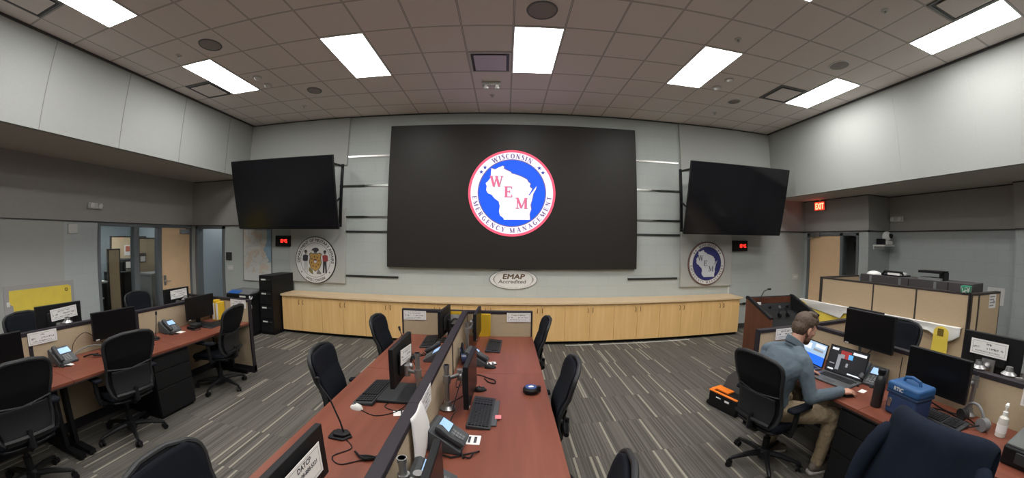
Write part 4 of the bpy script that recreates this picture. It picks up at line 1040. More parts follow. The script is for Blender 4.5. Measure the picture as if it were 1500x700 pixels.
# ================================================================ desk equipment
m_scr = M('monitor_screen', (.005,.005,.006), .3, spec=.25)
m_mon = M('monitor_back', (.008,.008,.009), .5, spec=.25)
m_arm = M('arm_silver', (.34,.34,.34), .35, .8)
m_kb = M('keyboard_body', (.03,.031,.034), .55, spec=.3)
m_key = M('keyboard_keys', (.014,.015,.017), .5, spec=.3)
m_phone = M('phone_body', (.055,.06,.065), .5)
m_phb = M('phone_dark', (.025,.027,.03), .5)
m_lcd = M('phone_lcd', (.2,.3,.45), .4, emit=(.3,.5,.85), es=.7)
m_lcdw = M('phone_lcd_white', (.4,.4,.45), .4, emit=(.75,.8,.95), es=.8)
DZ = .737
def to_local(t, p):
    a = -t.rotation_euler[2]; dx, dy = p[0]-t.location[0], p[1]-t.location[1]
    return (dx*math.cos(a)-dy*math.sin(a), dx*math.sin(a)+dy*math.cos(a), p[2]-t.location[2])
def monitor(label, c, rz, w=.5, h=.3, mount='stand', pole=None, tilt=0., base=(.22,.2), chin=True, az=0.):
    t = thing('monitor', label, 'monitor', (c[0],c[1],c[2]), rz); X = R(tilt,'Y')
    obj('monitor_case', MB().box(-.022,.012,-w/2,w/2,-h/2,h/2,X), m_mon, t, bevel=.004)
    obj('screen', MB().box(.0115,.0135,-w/2+.008,w/2-.008,-h/2+.016,h/2-.008,X), m_scr, t)
    obj('back_bulge', MB().box(-.045,-.022,-w*.28,w*.28,-h*.3,h*.25,X), m_mon, t, bevel=.012)
    if chin: obj('badge', MB().box(.0135,.0145,-w*.46,-w*.38,-h/2+.004,-h/2+.014,X), m_offw, t)
    if mount == 'stand':
        zb = DZ-c[2]
        obj('stand_neck', MB().box(-.075,-.045,-.035,.035,zb+.012,.02+az), m_black, t, bevel=.006)
        obj('stand_base', MB().box(-.15,base[0]-.12,-base[1]/2,base[1]/2,zb,zb+.014), m_black, t, bevel=.005)
    else:
        px_, py_, z0, z1 = pole
        l = to_local(t, (px_,py_,z0)); zt = z1-c[2]
        obj('arm_pole', MB().cyl((l[0],l[1],l[2]),(l[0],l[1],zt),.017,n=14).cyl((l[0],l[1],zt-.02),(l[0],l[1],zt),.021,n=14), m_arm, t)
        obj('arm_clamp', MB().lathe([(.05,0),(.055,.01),(.03,.03),(.024,.06)],18,T(*l)), m_arm, t)
        e = ((l[0]-.05)/2+.02, l[1]*.5+.06, min(zt-.06,.0)); z2 = min(zt-.05,.02)+az*.5
        obj('arm_link', MB().tube([(l[0],l[1],z2),(e[0],e[1],z2-.01),(-.06,0,az)],.014,8).cyl((e[0],e[1],z2-.05),(e[0],e[1],z2+.03),.022,n=12).cyl((l[0],l[1],z2-.03),(l[0],l[1],z2+.03),.026,n=12), m_arm, t)
        obj('arm_head', MB().box(-.06,-.044,-.05,.05,az-.05,az+.05).ell((-.07,0,az),(.03,.03,.03),12,8), m_arm, t)
    return t
monitor('black monitor at the left frame edge behind the nearest left chair', (-4.09,1.17,.985), .0, .51, .26)
monitor('black monitor in the middle of the left row behind the middle chair', (-4.09,2.39,1.005), -.06, .51, .285)
monitor('black monitor at the far end of the left row beside the yellow binders', (-4.09,3.66,.975), .04, .51, .30)
monitor('black monitor seen from behind with a paper sign, before the yellow wall sheet', (-4.47,1.96,1.09), PI, .49, .29, 'arm', (-4.34,1.99,1.05,1.11), az=-.085)
monitor('black monitor seen from behind with a paper sign, before the wooden door', (-4.52,3.61,1.07), PI, .43, .27, 'arm', (-4.36,3.64,1.05,1.11), az=-.085)
monitor('black monitor seen from behind with a sign on the left island desk', (-.80,2.51,1.0), PI, .50, .30, 'arm', (-.60,2.26,DZ,1.14), az=-.06)
monitor('black monitor seen edge-on at the far left of the island by the end panel', (-.70,3.89,.975), PI-.1, .44, .30)
monitor('black monitor at bottom left with the DATCP sign on its back', (-.86,1.12,.94), PI, .46, .27, az=-.10)
monitor('black monitor seen edge-on at the far right of the island by the yellow folder', (-.305,3.83,.975), -.05, .46, .30, 'arm', (-.38,3.42,DZ,1.08))
monitor('black monitor seen edge-on on the right island desk behind the large keyboard', (-.238,2.35,.945), -.05, .44, .31, 'arm', (-.395,2.24,DZ,1.07))
monitor('black monitor at bottom centre right of the hanging paper', (-.28,1.10,.93), .0, .47, .28, 'arm', (-.405,1.19,DZ,1.06))
monitor('black monitor on the right row divider above the open laptop', (3.03,1.98,1.195), PI+.02, .49, .31, 'arm', (3.21,2.17,DZ,1.2))
monitor('large black monitor on the right row behind the blue cooler', (3.0,1.325,1.022), PI-.03, .49, .30, 'arm', (3.21,1.12,DZ,1.03))
monitor('black monitor seen from behind with a sign at the right edge of the picture', (3.58,1.16,1.12), 0, .46, .29, 'arm', (3.33,1.16,1.05,1.11), az=-.085)
monitor('black monitor cut off by the right frame edge', (3.60,.66,1.085), .0, .48, .29, 'arm', (3.36,.95,1.05,1.08))
monitor('black monitor mostly hidden behind the one above the laptop', (3.60,2.41,1.12), 0, .42, .28, 'stand')

# ---------------------------------------------------------------- paper signs
def sign(label, X, l1=(.35,), l2=((-.42,-.24),(-.05,.40)), l3=(-.36,.30), w=.286, h=.115, txt=None):
    mb = MB(); mb.mat(0); mb.box(-w/2,w/2,-h/2,h/2,0,.0015,X); mb.mat(1); z = .0022
    a, b_ = w/2-.016, h/2-.013; k = .0016
    for x0,x1,y0,y1 in ((-a,a,b_-k,b_),(-a,a,-b_,-b_+k),(-a,-a+k,-b_,b_),(a-k,a,-b_,b_)): rect(mb,x0,x1,y0,y1,z,X)
    if txt:
        for s_, x, y, cap in txt: text(mb, s_, x, y, cap, z, X, bold=cap*.05)
    else:
        def word(x0, x1, y, hh, sd):
            rnd = random.Random(sd); x = x0
            while x < x1:
                ww = rnd.uniform(.5,.9)*hh*.75; 
                if rnd.random() < .93:
                    rect(mb,x,min(x+ww*.3,x1),y,y+hh,z,X); rect(mb,x,min(x+ww,x1),y+hh*rnd.choice((0,.4,.8)),y+hh*rnd.choice((.2,.6,1.0)),z+.0002,X)
                x += ww+hh*.22
        mb.mat(2); sd = hash(label) % 1000 if False else len(label)
        word(-w*l1[0]/2, w*l1[0]/2, h*.17, h*.13, sd)
        for i,(p,q_) in enumerate(l2): word(p*w, q_*w, -h*.08, h*.13, sd+i+1)
        word(l3[0]*w, l3[1]*w, -h*.29, h*.09, sd+9)
    o = obj('desk_sign', mb, [m_paper, m_ink, M('ink_mid',(.10,.095,.10),.8)], smooth=False); tag(o, label, 'sign'); return o
pz = lambda x,y,z,side=1,tl=0: frame((x,y,z),(0,side,0),(math.sin(tl)*0,0,1))
sign('white paper sign on the tan divider behind the near left desk phone', pz(LX+.037,1.683,.983), (.12,))
sign('white paper sign on the tan end panel of the left row', frame((-3.715,4.02,.985),(1,0,0),(0,0,1)), (.5,))
sign('white paper sign on the monitor in front of the yellow wall sheet', frame((-4.422,2.0,1.142),(0,1,.07),(0,-.07,1)), (.45,))
sign('white paper sign on the monitor in front of the wooden door', frame((-4.472,3.62,1.13),(0,1,.04),(0,-.04,1)), (.45,))
sign('white paper sign on the left end panel of the island', frame((-1.108,4.115,.975),(1,0,0),(0,0,1)), (.55,))
sign('white paper sign on the right end panel of the island', frame((.167,4.115,.977),(1,0,0),(0,0,1)), (.6,))
sign('white paper sign on the back of the left island monitor', frame((-.752,2.50,1.04),(0,1,-.12),(0,.12,1)), (.6,))
sign('large white DATCP sign on the back of the bottom left monitor', frame((-.812,1.085,.962),(0,1,0),(0,0,1)), w=.35, h=.15, txt=[('DATCP',.035,.030,.024),('608-888-5321',.06,-.006,.019),('ESF 11',-.105,-.006,.019)])
sign('white paper sign on the right face of the island spine, beside the hanging paper', pz(IX+.036,1.815,1.0), (.5,))
sign('white paper sign on the monitor at the right edge of the picture', frame((3.533,1.175,1.162),(0,-1,.0),(0,0,1)), (.14,))
sign('white paper sign on the end panel hidden behind the man\'s head', frame((2.88,2.844,.985),(1,0,0),(0,0,1)), (.5,))
sign('white paper sign at the lower right frame edge on the divider', pz(RX-.036,.66,.97,-1), (.4,))

# ---------------------------------------------------------------- phones
def make_phone(label, loc, rz, lcd=None):
    t = thing('desk_phone', label, 'phone', loc, rz)
    prof = [(-.10,0),(.10,0),(.105,.022),(-.075,.135),(-.105,.125)]
    obj('phone_body', MB().prism([(x,z) for x,z in prof], -.10,.10, frame((0,0,0),(1,0,0),(0,0,1))), m_phone, t, bevel=.006)
    sl = math.atan2(.113,.18); X = T(.105,0,.022) @ R(sl,'Y')     # local -x runs up the slope
    obj('phone_screen', MB().box(-.185,-.115,-.03,.088,.003,.006,X), lcd or m_lcd, t)
    obj('screen_bezel', MB().box(-.192,-.108,-.038,.095,.0,.0045,X), m_phb, t)
    mb = MB()
    for i in range(4):
        for j in range(3): mb.box(-.09+i*.019,-.076+i*.019,-.028+j*.026,-.008+j*.026,.002,.007,X)
    for j in range(2): mb.box(-.1,-.094,.0+j*.03,.02+j*.03,.002,.006,X)
    obj('keypad', mb, m_mgrey, t)
    mb = MB().tube([(-.19,-.07,.03),(-.17,-.07,.035),(-.10,-.07,.024),(-.03,-.07,.03),(-.01,-.07,.024)],[.022,.026,.019,.026,.022],10,X=X)
    obj('handset', mb, m_phb, t)
    mb = MB().tube([(.10,-.07,.02)]+[(.10+.012*k, -.08-.05*math.sin(k*.5)+.009*math.cos(k*2.2), .012+.009*math.sin(k*2.2)) for k in range(1,9)]+[(.06,-.14,.01),(-.02,-.12,.01)],.005,6)
    obj('coiled_cord', mb, m_black, t)
    return t
ph0 = make_phone('desk phone with blue screen on the near left desk below a paper sign', (-4.12,1.80,DZ), .1)
for n,(x,y,z,rz,l) in enumerate([(-4.14,3.17,DZ,.05,'desk phone with blue screen on the far left desk'),
  (-.325,1.80,DZ,-.15,'desk phone with pale screen on the right island desk near the bottom'),
  (-.265,3.21,DZ,-.1,'desk phone on the far right island desk behind the edge-on monitor'),
  (-.68,3.25,DZ,PI,'dark desk phone on the far left island desk beside the spine'),
  (3.11,1.92,DZ,PI+.2,'dark desk phone on the right desk behind the black bottle'),
  (-.33,1.38,DZ,.0,'dark desk phone at the bottom centre before the nearest monitor')]): dup(ph0,(x,y,z),rz,l)

# ---------------------------------------------------------------- keyboards and mice
def make_kb(label, loc, rz):
    t = thing('keyboard', label, 'keyboard', loc, rz)
    obj('keyboard_body', MB().prism([(-.08,0),(.075,0),(.078,.012),(-.08,.028)],-.22,.22,frame((0,0,0),(1,0,0),(0,0,1))), m_kb, t, bevel=.004)
    mb = MB(); sl = math.atan2(.016,.158); X = T(.078,0,.012) @ R(sl,'Y')
    for r_ in range(6):
        for c in range(15): mb.box(-.145+r_*.022,-.128+r_*.022,-.205+c*.019,-.19+c*.019,.0,.008,X)
        for c in range(3): mb.box(-.145+r_*.022,-.128+r_*.022,.095+c*.034-.002,.122+c*.034,.0,.008,X)
    obj('keys', mb, m_key, t)
    return t
kb0 = make_kb('black keyboard on the left island desk before the signed monitor', (-1.0,2.41,DZ), PI-.04)
for x,y,rz,l in [(-.86,3.80,PI+.05,'black keyboard on the far left island desk'),(-.115,3.71,-.05,'black keyboard on the far right island desk'),
  (-.15,2.19,-.05,'large black keyboard on the right island desk'),(2.93,1.24,PI-.05,'black keyboard on the right desk below the large monitor'),
  (-3.86,3.74,.1,'black keyboard on the far left desk behind the chair'),(-.16,1.18,.0,'black keyboard cut off by the bottom frame edge')]: dup(kb0,(x,y,DZ),rz,l)
tag(obj('wrist_rest', MB().box(-.06,.005,-.19,.17,0,.012), m_phone, bevel=.004, at=(-.045,2.20,DZ), rz=-.05), 'grey wrist rest strip beside the large black keyboard', 'wrist rest')
tag(obj('sticker', MB().box(-.02,.02,-.025,.025,0,.001), M('pink_label',(.7,.2,.22),.6), at=(-.04,2.12,DZ+.0125)), 'pink sticker on the wrist rest of the large keyboard', 'sticker')
def make_mouse(label, loc, rz, mat=m_black):
    t = thing('computer_mouse', label, 'mouse', loc, rz)
    obj('mouse_body', MB().grid(lambda u,v: (lambda a,ph: (.055*math.cos(a)*math.cos(ph), .031*math.sin(a)*math.cos(ph), .034*math.sin(ph)*(1-.25*math.cos(a))))(u*2*PI, v*PI/2),20,8), mat, t)
    obj('mouse_wheel', MB().cyl((.028,-.004,.028),(.028,.004,.028),.008,n=10), m_mgrey, t)
    return t
make_mouse('pale grey mouse on the left island desk beside the keyboard', (-1.03,2.14,DZ), 2.8, m_offw)
mo = make_mouse('black mouse on the right island desk behind the large keyboard', (-.19,2.56,DZ), .3)
for x,y,rz,l in [(-3.86,2.66,.4,'black mouse on the middle left desk beside the chair'),(2.66,1.832,-.15,'black mouse under the right hand of the seated man'),(-.13,3.06,.1,'small black mouse on the far right island desk by the seam')]: dup(mo,(x,y,DZ),rz,l)

# ---------------------------------------------------------------- gooseneck microphones
def mic(label, loc, rz, tip, basescale=1.):
    t = thing('gooseneck_microphone', label, 'microphone', loc, rz)
    pl = [(-.07,-.045),(.03,-.055),(.075,0),(.03,.055),(-.07,.045)]
    obj('microphone_base', MB().prism(pl,0,.016).prism([(x*.72+.01,y*.7) for x,y in pl],.016,.035), m_black, t, bevel=.008)
    x,y,z = tip
    obj('gooseneck', MB().tube([(.02,0,.03),(.02+.12*x,.12*y,.03+.22*z),(.02+.55*x,.55*y,.03+.62*z),(x,y,z)],.0055,8), m_black, t)
    obj('microphone_head', MB().tube([(x,y,z),(x*1.06,y*1.06,z+.03)],[.011,.013],10).ell((x*1.06,y*1.06,z+.03),(.014,.014,.014),10,6), m_black, t)
mic('gooseneck microphone on the near left island desk', (-.975,1.77,DZ), 0, (-.155,.075,.30))
mic('small gooseneck microphone on the middle left desk', (-4.0,2.83,DZ), 0, (-.03,.07,.27))
mic('small gooseneck microphone rising on the far left island desk', (-.92,3.25,DZ), PI, (.20,-.28,.20))
# ---------------------------------------------------------------- cables
def cable(label, pts, r=.0035, mat=None, n=40):
    P_ = [Vector(p) for p in pts]; out = []
    for i in range(len(P_)-1):
        p0,p1,p2,p3 = P_[max(i-1,0)],P_[i],P_[i+1],P_[min(i+2,len(P_)-1)]
        for k in range(8):
            t_ = k/8; out.append(.5*((2*p1)+(p2-p0)*t_+(2*p0-5*p1+4*p2-p3)*t_*t_+(3*p1-p0-3*p2+p3)*t_**3))
    out.append(P_[-1])
    tag(obj('cable', MB().tube(out,r,6), mat or m_black), label, 'cable')
z = DZ+.004
cable('black cable from the microphone across the near left island desk', [(-.93,1.74,z),(-.86,1.66,z),(-.93,1.56,z),(-.86,1.50,z),(-.76,1.56,z),(-.66,1.58,z),(-.55,1.54,z)])
cable('bundled black cord lying at the spine on the left island desk', [(-.82,1.62,z+.01),(-.74,1.56,z+.012),(-.66,1.60,z+.015),(-.60,1.55,z+.012),(-.70,1.58,z+.02),(-.78,1.58,z+.01),(-.62,1.57,z+.016)],.007)
cable('looped black cable under the signed monitor on the left island desk', [(-.99,2.12,z),(-.86,2.06,z),(-.74,2.14,z),(-.70,2.28,z),(-.80,2.30,z),(-.84,2.20,z),(-.72,2.16,z),(-.62,2.30,z),(-.57,2.5,z)])
cable('black cables hanging behind the signed monitor toward the spine', [(-.75,2.62,.98),(-.68,2.66,.80),(-.62,2.6,z),(-.56,2.72,.80),(-.6,2.85,.86),(-.58,2.9,z)])
cable('black cable hanging from the monitor arm by the island phone', [(-.30,2.28,.95),(-.34,2.12,.80),(-.30,2.0,.86),(-.33,1.93,.80),(-.30,1.70,z)])
cable('black cables on the right island desk beside the arm base', [(-.40,2.3,z),(-.33,2.42,z),(-.28,2.52,z),(-.24,2.62,z),(-.30,2.75,z),(-.38,2.6,z),(-.40,2.8,z)])
cable('black phone cord in front of the mouse on the right island desk', [(-.17,2.80,z),(-.13,2.72,z),(-.08,2.70,z),(-.08,2.76,z),(-.13,2.80,z),(-.2,2.86,z),(-.3,2.9,z)],.006)
cable('dark arched cable on the divider behind the middle left monitor', [(-4.24,1.95,.76),(-4.22,1.98,.88),(-4.20,2.10,.95),(-4.18,2.22,.86),(-4.16,2.32,.76)])
cable('pale grey cable arching over the left desk beside the phone', [(-4.05,1.86,z),(-4.12,1.95,.80),(-4.10,2.10,.83),(-4.06,2.3,.80),(-4.05,2.4,z)],.005,m_mgrey)
cable('tangled black cables on the left desk before the middle monitor', [(-4.1,2.0,z),(-4.0,2.05,.77),(-3.95,2.15,z),(-4.05,2.22,.77),(-4.0,2.3,z),(-3.92,2.2,z),(-3.98,2.05,.765),(-4.08,2.15,z)],.008)
cable('black cable on the far left desk near the monitor stand', [(-4.0,3.40,z),(-3.92,3.46,z),(-3.86,3.42,z),(-3.9,3.35,z),(-4.0,3.36,z)],.005)
cable('dark cable on the right divider under the upper monitor', [(3.20,1.95,1.10),(3.22,2.12,.90),(3.18,2.22,.78),(3.1,2.25,z)],.005)
cable('second dark cable dropping behind the black bottle', [(3.22,1.74,1.0),(3.22,1.74,.85),(3.2,1.72,z)],.004)
cable('tangled black cables beside the open laptop', [(3.0,1.98,z),(3.1,1.90,.77),(3.0,1.86,z),(3.08,1.80,.775),(2.98,1.76,z),(3.1,1.84,.765),(3.05,2.0,z),(3.16,1.9,.76)],.012)
cable('black cables on the right desk under the large monitor', [(3.0,1.40,z),(3.1,1.3,z),(3.14,1.1,z),(3.05,1.0,z),(3.12,1.25,z),(3.2,1.45,z)],.005)
# ---------------------------------------------------------------- cards and papers
def card(label, x, y, rz=0, w=.11, d=.085, marks=2, name='index_card'):
    mb = MB(); mb.mat(0); mb.box(-w/2,w/2,-d/2,d/2,0,.0012); mb.mat(1)
    for k in range(marks): rect(mb,-w*.05+k*w*.26,w*.06+k*w*.28,-d*.34,d*.34,.0018+k*.0001)
    tag(obj(name, mb, [m_paper, m_ink], smooth=False, at=(x,y,DZ), rz=rz), label, 'card')
card('white card with dark print on the left island desk by the spine', -.70, 2.14, .3)
card('white card with dark print beside the phone on the right island desk', -.205, 1.855, -.05, .13, .10)
card('white card with dark picture on the far right island desk', -.15, 3.17, .15, .14, .09, 2)
card('white card before the near left desk phone', -4.0, 1.79, .1, .09, .07, 0)
card('white card before the far left desk phone', -4.0, 3.22, .1, .09, .09, 0)
card('small white card on the desk behind the black bottle', 2.86, 1.84, .2, .08, .05, 0)
def hung(u,v): 
    return (IX+.040+.02*math.sin(PI*v)*(.3+.7*u)+.022*u*(1-v)+.006*math.sin(u*5), 1.48+.24*u+.05*(1-v)*u, 1.075-.35*(1-v)+.06*u*(1-v)-.02*u)
tag(obj('paper_sheet', MB().grid(hung,10,14), m_paper, solid=.002), 'curled white paper sheet hanging on the right face of the island spine', 'paper')
# yellow folders on the end panels
tag(obj('yellow_folder', MB().box(-.365,-.172,4.10,4.115,.737,1.02), M('folder_yellow',(.66,.42,.02),.5), bevel=.003), 'bright yellow folder standing against the right end panel of the island', 'folder')
t = thing('headset_bag', 'grey plastic bag with a headset hanging on the left end panel of the island', 'bag', (-.605,4.10,.737))
obj('bag_sheet', MB().box(-.10,.10,0,.012,0,.27), M('bag_grey',(.40,.40,.40),.5), t); obj('yellow_top', MB().box(-.11,.10,.0,.013,.27,.305), M('folder_yellow'), t)
obj('headset_shape', MB().tube([(.05*math.cos(a*PI/8)+.01,-.008,.17+.05*math.sin(a*PI/8)) for a in range(9)],.008,6).box(-.05,.07,-.012,0,.11,.15), m_dgrey, t)
for k,(x,rz) in enumerate(((-4.09,.1),(-4.01,-.12))):
    t = thing('binder', ('yellow binder nearer the divider at the left row end panel','slim yellow binder right of the other one at the left end panel')[k], 'binder', (x,3.96,DZ), rz)
    obj('binder_cover', MB().box(-.035+.01*k,.035-.01*k,-.06,.06,0,.285-.02*k), M('folder_yellow'), t, bevel=.004); obj('binder_pages', MB().box(-.02,.02,-.064,-.06,.02,.25), m_paper, t)
# ---------------------------------------------------------------- single items
t = thing('closed_laptop', 'flat black closed laptop under the signed island monitor', 'laptop', (-.80,2.43,DZ), .03)
obj('laptop_base', MB().box(-.13,.13,-.17,.17,0,.014), m_black, t, bevel=.004); obj('laptop_lid', MB().box(-.13,.13,-.17,.17,.015,.024), m_dgrey, t, bevel=.004)
t = thing('hand_held_device', 'small black puck with blue front on the right island desk', 'device', (.205,2.53,DZ), .15)
obj('device_body', MB().lathe([(.055,0),(.062,.012),(.062,.035),(.05,.05)],20), m_black, t); obj('device_face', MB().lathe([(.045,.0505),(.043,.054)],20), M('device_blue',(.03,.07,.22),.4), t); obj('device_light', MB().ell((0,-.005,.055),(.022,.015,.003),14,6), m_paper, t); obj('device_clip', MB().box(.05,.075,-.015,.015,.01,.05), m_black, t)
t = thing('headphones', 'dark headphones with shiny blue cups by the island spine', 'headphones', (-.405,3.22,DZ), .2)
obj('headband', MB().tube([(.0,.085*math.cos(a*PI/10),.08+.10*math.sin(a*PI/10)) for a in range(11)],.012,8), m_black, t)
for s_ in (-1,1): obj('ear_cup', MB().cyl((-.02,s_*.085,.065),(.025,s_*.085,.065),.048,n=18), M('cup_blue',(.03,.05,.12),.2), t)
t = thing('power_adapter', 'small black boxes with cords on the far left desk', 'adapter', (-3.99,3.45,DZ), .1)
obj('adapter_body', MB().box(-.06,.06,-.09,.09,0,.035), m_black, t, bevel=.006); obj('adapter_top', MB().box(-.05,.05,-.04,.07,.035,.06), m_dgrey, t, bevel=.006)
t = thing('power_strip', 'small dark power strip on the left desk behind the middle chair', 'power strip', (-4.1,2.62,DZ), .0)
obj('strip_body', MB().box(-.03,.03,-.12,.12,0,.035), m_dgrey, t, bevel=.006)
for y in (-.08,-.03,.02,.07): obj('socket', MB().box(-.014,.014,y-.012,y+.012,.035,.037), m_black, t)
t = thing('clamp_box', 'small beige outlet box clipped on the left divider by the far monitor', 'outlet', (LX+.04,3.12,.84))
obj('outlet_body', MB().box(0,.03,-.035,.035,-.04,.04), M('outlet_beige',(.3,.26,.2),.5), t, bevel=.004); obj('outlet_arm', MB().box(.03,.05,-.03,.12,-.01,.02), m_arm, t)
# laptops of the man
def laptop(label, loc, rz, w, d, ang, content):
    t = thing('laptop', label, 'laptop', loc, rz)     # user side at -X, screen hinge at +X
    obj('laptop_base', MB().box(-d/2,d/2,-w/2,w/2,0,.016), M('laptop_grey',(.10,.105,.11),.4,.3), t, bevel=.004)
    mb = MB()
    for r_ in range(5):
        for c in range(13): mb.box(-.01+r_*.021-.0,.007+r_*.021,-w*.42+c*w*.064,-w*.42+c*w*.064+w*.053,.016,.019)
    obj('laptop_keys', mb, m_key, t); obj('touchpad', MB().box(-d/2+.015,-d/2+.075,-.05,.05,.016,.0165), m_phone, t)
    X = T(d/2-.004,0,.016) @ R(ang,'Y')            # local z up the lid
    obj('laptop_lid', MB().box(0,.01,-w/2,w/2,0,w*.62,X), m_black, t, bevel=.003)
    mb = MB(); Y = X @ frame((-.0012,0,w*.31),(0,-1,0),(0,0,1)); sw, sh = w-.02, w*.62-.02
    mb.mat(0); rect(mb,-sw/2,sw/2,-sh/2,sh/2,0,Y)
    for k,(c,x0,x1,y0,y1) in enumerate(content): mb.mat(c); rect(mb,(x0-.5)*sw,(x1-.5)*sw,(y0-.5)*sh,(y1-.5)*sh,.0004+k*.0001,Y)
    em = lambda n,c,e: M(n,(c[0]*.1,c[1]*.1,c[2]*.1),.4,emit=c,es=e)
    obj('laptop_screen', mb, [em('scr_dark',(.012,.012,.015),1),em('scr_white',(.75,.78,.85),1),em('scr_blue',(.02,.16,.95),1),em('scr_red',(.3,.03,.03),1),em('scr_cyan',(.1,.4,.8),1),em('scr_grey',(.25,.26,.28),1),em('scr_pale',(.35,.5,.68),1)], t, smooth=False)
laptop('open laptop showing dark windows on the desk before the man', (2.84,2.13,DZ), .12, .40, .27, .28, [(1,.04,.22,.86,.95),(1,.62,.97,.84,.94),(3,.3,.58,.6,.9),(4,.52,.64,.62,.8),(5,.24,.34,.12,.72),(5,.3,.42,.6,.75),(1,.05,.2,.06,.12),(1,.6,.95,.05,.10),(5,.5,.56,.3,.45),(5,.06,.2,.3,.34)])
laptop('second open laptop with a blue screen, half hidden by the man', (2.84,2.56,DZ), -.1, .36, .25, .22, [(6,.0,1,.42,1.),(1,.55,.95,.78,.95),(1,.1,.4,.6,.9),(5,.5,.9,.6,.7),(2,.0,1.,.0,.42)])
# bottle, cooler, headset, soap, case
t = thing('water_bottle', 'tall black bottle with a cap on the right desk beside the cooler', 'bottle', (2.70,1.60,DZ))
obj('bottle_body', MB().lathe([(.038,0),(.042,.006),(.042,.19),(.036,.225),(.025,.24),(.025,.25)],24), M('bottle_black',(.018,.019,.021),.35), t); obj('bottle_cap', MB().lathe([(.028,.25),(.03,.255),(.03,.285),(.02,.292)],20), m_black, t)
t = thing('cooler', 'blue soft lunch cooler with a handle and white lettering on the right desk', 'cooler', (2.77,1.385,DZ), PI-.10)
m_cool = M('cooler_blue', (.012,.075,.21), .6, noise=.12, nscale=80); m_coold = M('cooler_dark', (.012,.035,.09), .6)
obj('cooler_body', MB().prism([(-.10,-.125),(.10,-.125),(.10,.125),(-.10,.125)],0,.16), M('cooler_navy',(.015,.04,.11),.65), t, bevel=.02, seg=3)
obj('cooler_lid', MB().box(-.108,.108,-.135,.135,.165,.235), m_cool, t, bevel=.02, seg=3)
obj('zip_band', MB().box(-.106,.106,-.132,.132,.152,.170), m_coold, t, bevel=.004)
obj('cooler_handle', MB().tube([(0,-.07,.232),(0,-.06,.262),(0,0,.275),(0,.06,.262),(0,.07,.232)],.012,8), m_cool, t)
mb = MB(); text(mb,'RTIC',0,-.014,.026,.001,frame((.109,-.03,.20),(0,1,0),(0,0,1)),bold=.0015); obj('lettering', mb, m_offw, t, smooth=False)
obj('bottle_opener', MB().lathe([(.001,.004),(.018,.003),(.02,0)],16,T(.103,-.09,.10) @ R(PI/2,'Y')).box(.103,.106,-.105,-.075,.055,.09), m_steel, t)
t = thing('headset', 'grey and black headset standing on the right desk before the soap bottle', 'headset', (3.06,1.03,DZ), -.3)
obj('headband', MB().tube([(.0,.09*math.cos(a*PI/10),.03+.12*math.sin(a*PI/10)) for a in range(11)],.010,8), m_mgrey, t)
obj('ear_cup', MB().cyl((-.02,.09,.04),(.03,.09,.04),.04,n=18), m_dgrey, t); obj('ear_pad', MB().cyl((-.025,-.09,.04),(.025,-.09,.04),.045,n=18), m_mgrey, t); obj('microphone_boom', MB().tube([(0,-.09,.04),(-.08,-.06,.02),(-.13,0,.02)],.005,6), m_black, t)
t = thing('soap_bottle', 'clear pump bottle with white dispenser on the right desk', 'pump bottle', (3.06,.83,DZ), .2)
q = M('bottle_clear', (.62,.60,.55), .15, spec=.6)
obj('bottle_body', MB().lathe([(.03,0),(.034,.004),(.034,.10),(.03,.125),(.014,.14)],20), q, t); obj('bottle_label', MB().lathe([(.0348,.03),(.0348,.085)],20), m_paper, t); obj('pump', MB().lathe([(.016,.14),(.016,.165),(.006,.168),(.006,.195),(.012,.195),(.012,.21)],14).box(-.012,.05,-.008,.008,.198,.208), m_white, t)
t = thing('white_puck', 'small white round puck lying beside the headset', 'puck', (3.16,.98,DZ)); obj('puck_body', MB().lathe([(.045,0),(.05,.006),(.045,.018)],18), m_offw, t)
t = thing('hard_case', 'open black hard case with grey inside at the lower right frame edge', 'case', (2.90,.46,DZ), .04)
obj('case_shell', MB().box(-.2,.2,-.24,.24,0,.11), m_black, t, bevel=.012)
obj('case_tray', MB().box(-.19,.19,-.23,.23,.11,.125), M('case_grey',(.10,.11,.105),.6), t, bevel=.004)
obj('case_lid', MB().box(.17,.22,-.24,.24,.125,.36), M('case_lid',(.13,.14,.14),.5), t, bevel=.012)
obj('lid_buttons', MB().box(.165,.17,.10,.13,.20,.22).box(.165,.17,.10,.13,.26,.28), m_paper, t) if False else None
for y in (-.1,.12): obj('latch', MB().box(-.212,-.2,y-.045,y+.045,.03,.095), m_dgrey, t, bevel=.004)
obj('case_strip', MB().box(-.1,.1,-.15,.16,.125,.13), m_offw, t) if False else None
# tool bag on the floor
t = thing('tool_bag', 'open black tool bag with an orange rim on the carpet behind the man\'s chair', 'bag', (2.60,3.28,0), .27)
obj('bag_body', MB().box(-.16,.05,-.21,.21,0,.19), m_blackm, t, bevel=.015)
obj('bag_rim', MB().box(-.165,-.13,-.2,.215,.19,.205).box(-.13,.04,.165,.215,.19,.21), M('orange_rim',(.85,.20,.01),.5), t, bevel=.006)
obj('orange_tray', MB().box(-.09,.02,-.02,.17,.192,.215), M('orange_rim'), t, bevel=.006)
[obj('white_clip', MB().box(-.17,-.163,y0,y1,z0,.15), m_paper, t) for y0,y1,z0 in ((-.10,-.04,.13),(.02,.09,.14))]
obj('bag_lid', MB().prism([(-.2,0),(.2,0),(.17,.16),(.06,.27),(-.06,.27),(-.17,.16)],-.012,.012,frame((.055,-.02,.18),(0,1,0),(.2,0,1))), M('lid_grey',(.05,.053,.056),.7), t, bevel=.004)
obj('wheel', MB().cyl((-.13,.215,.03),(-.13,.235,.03),.03,n=12), m_black, t)
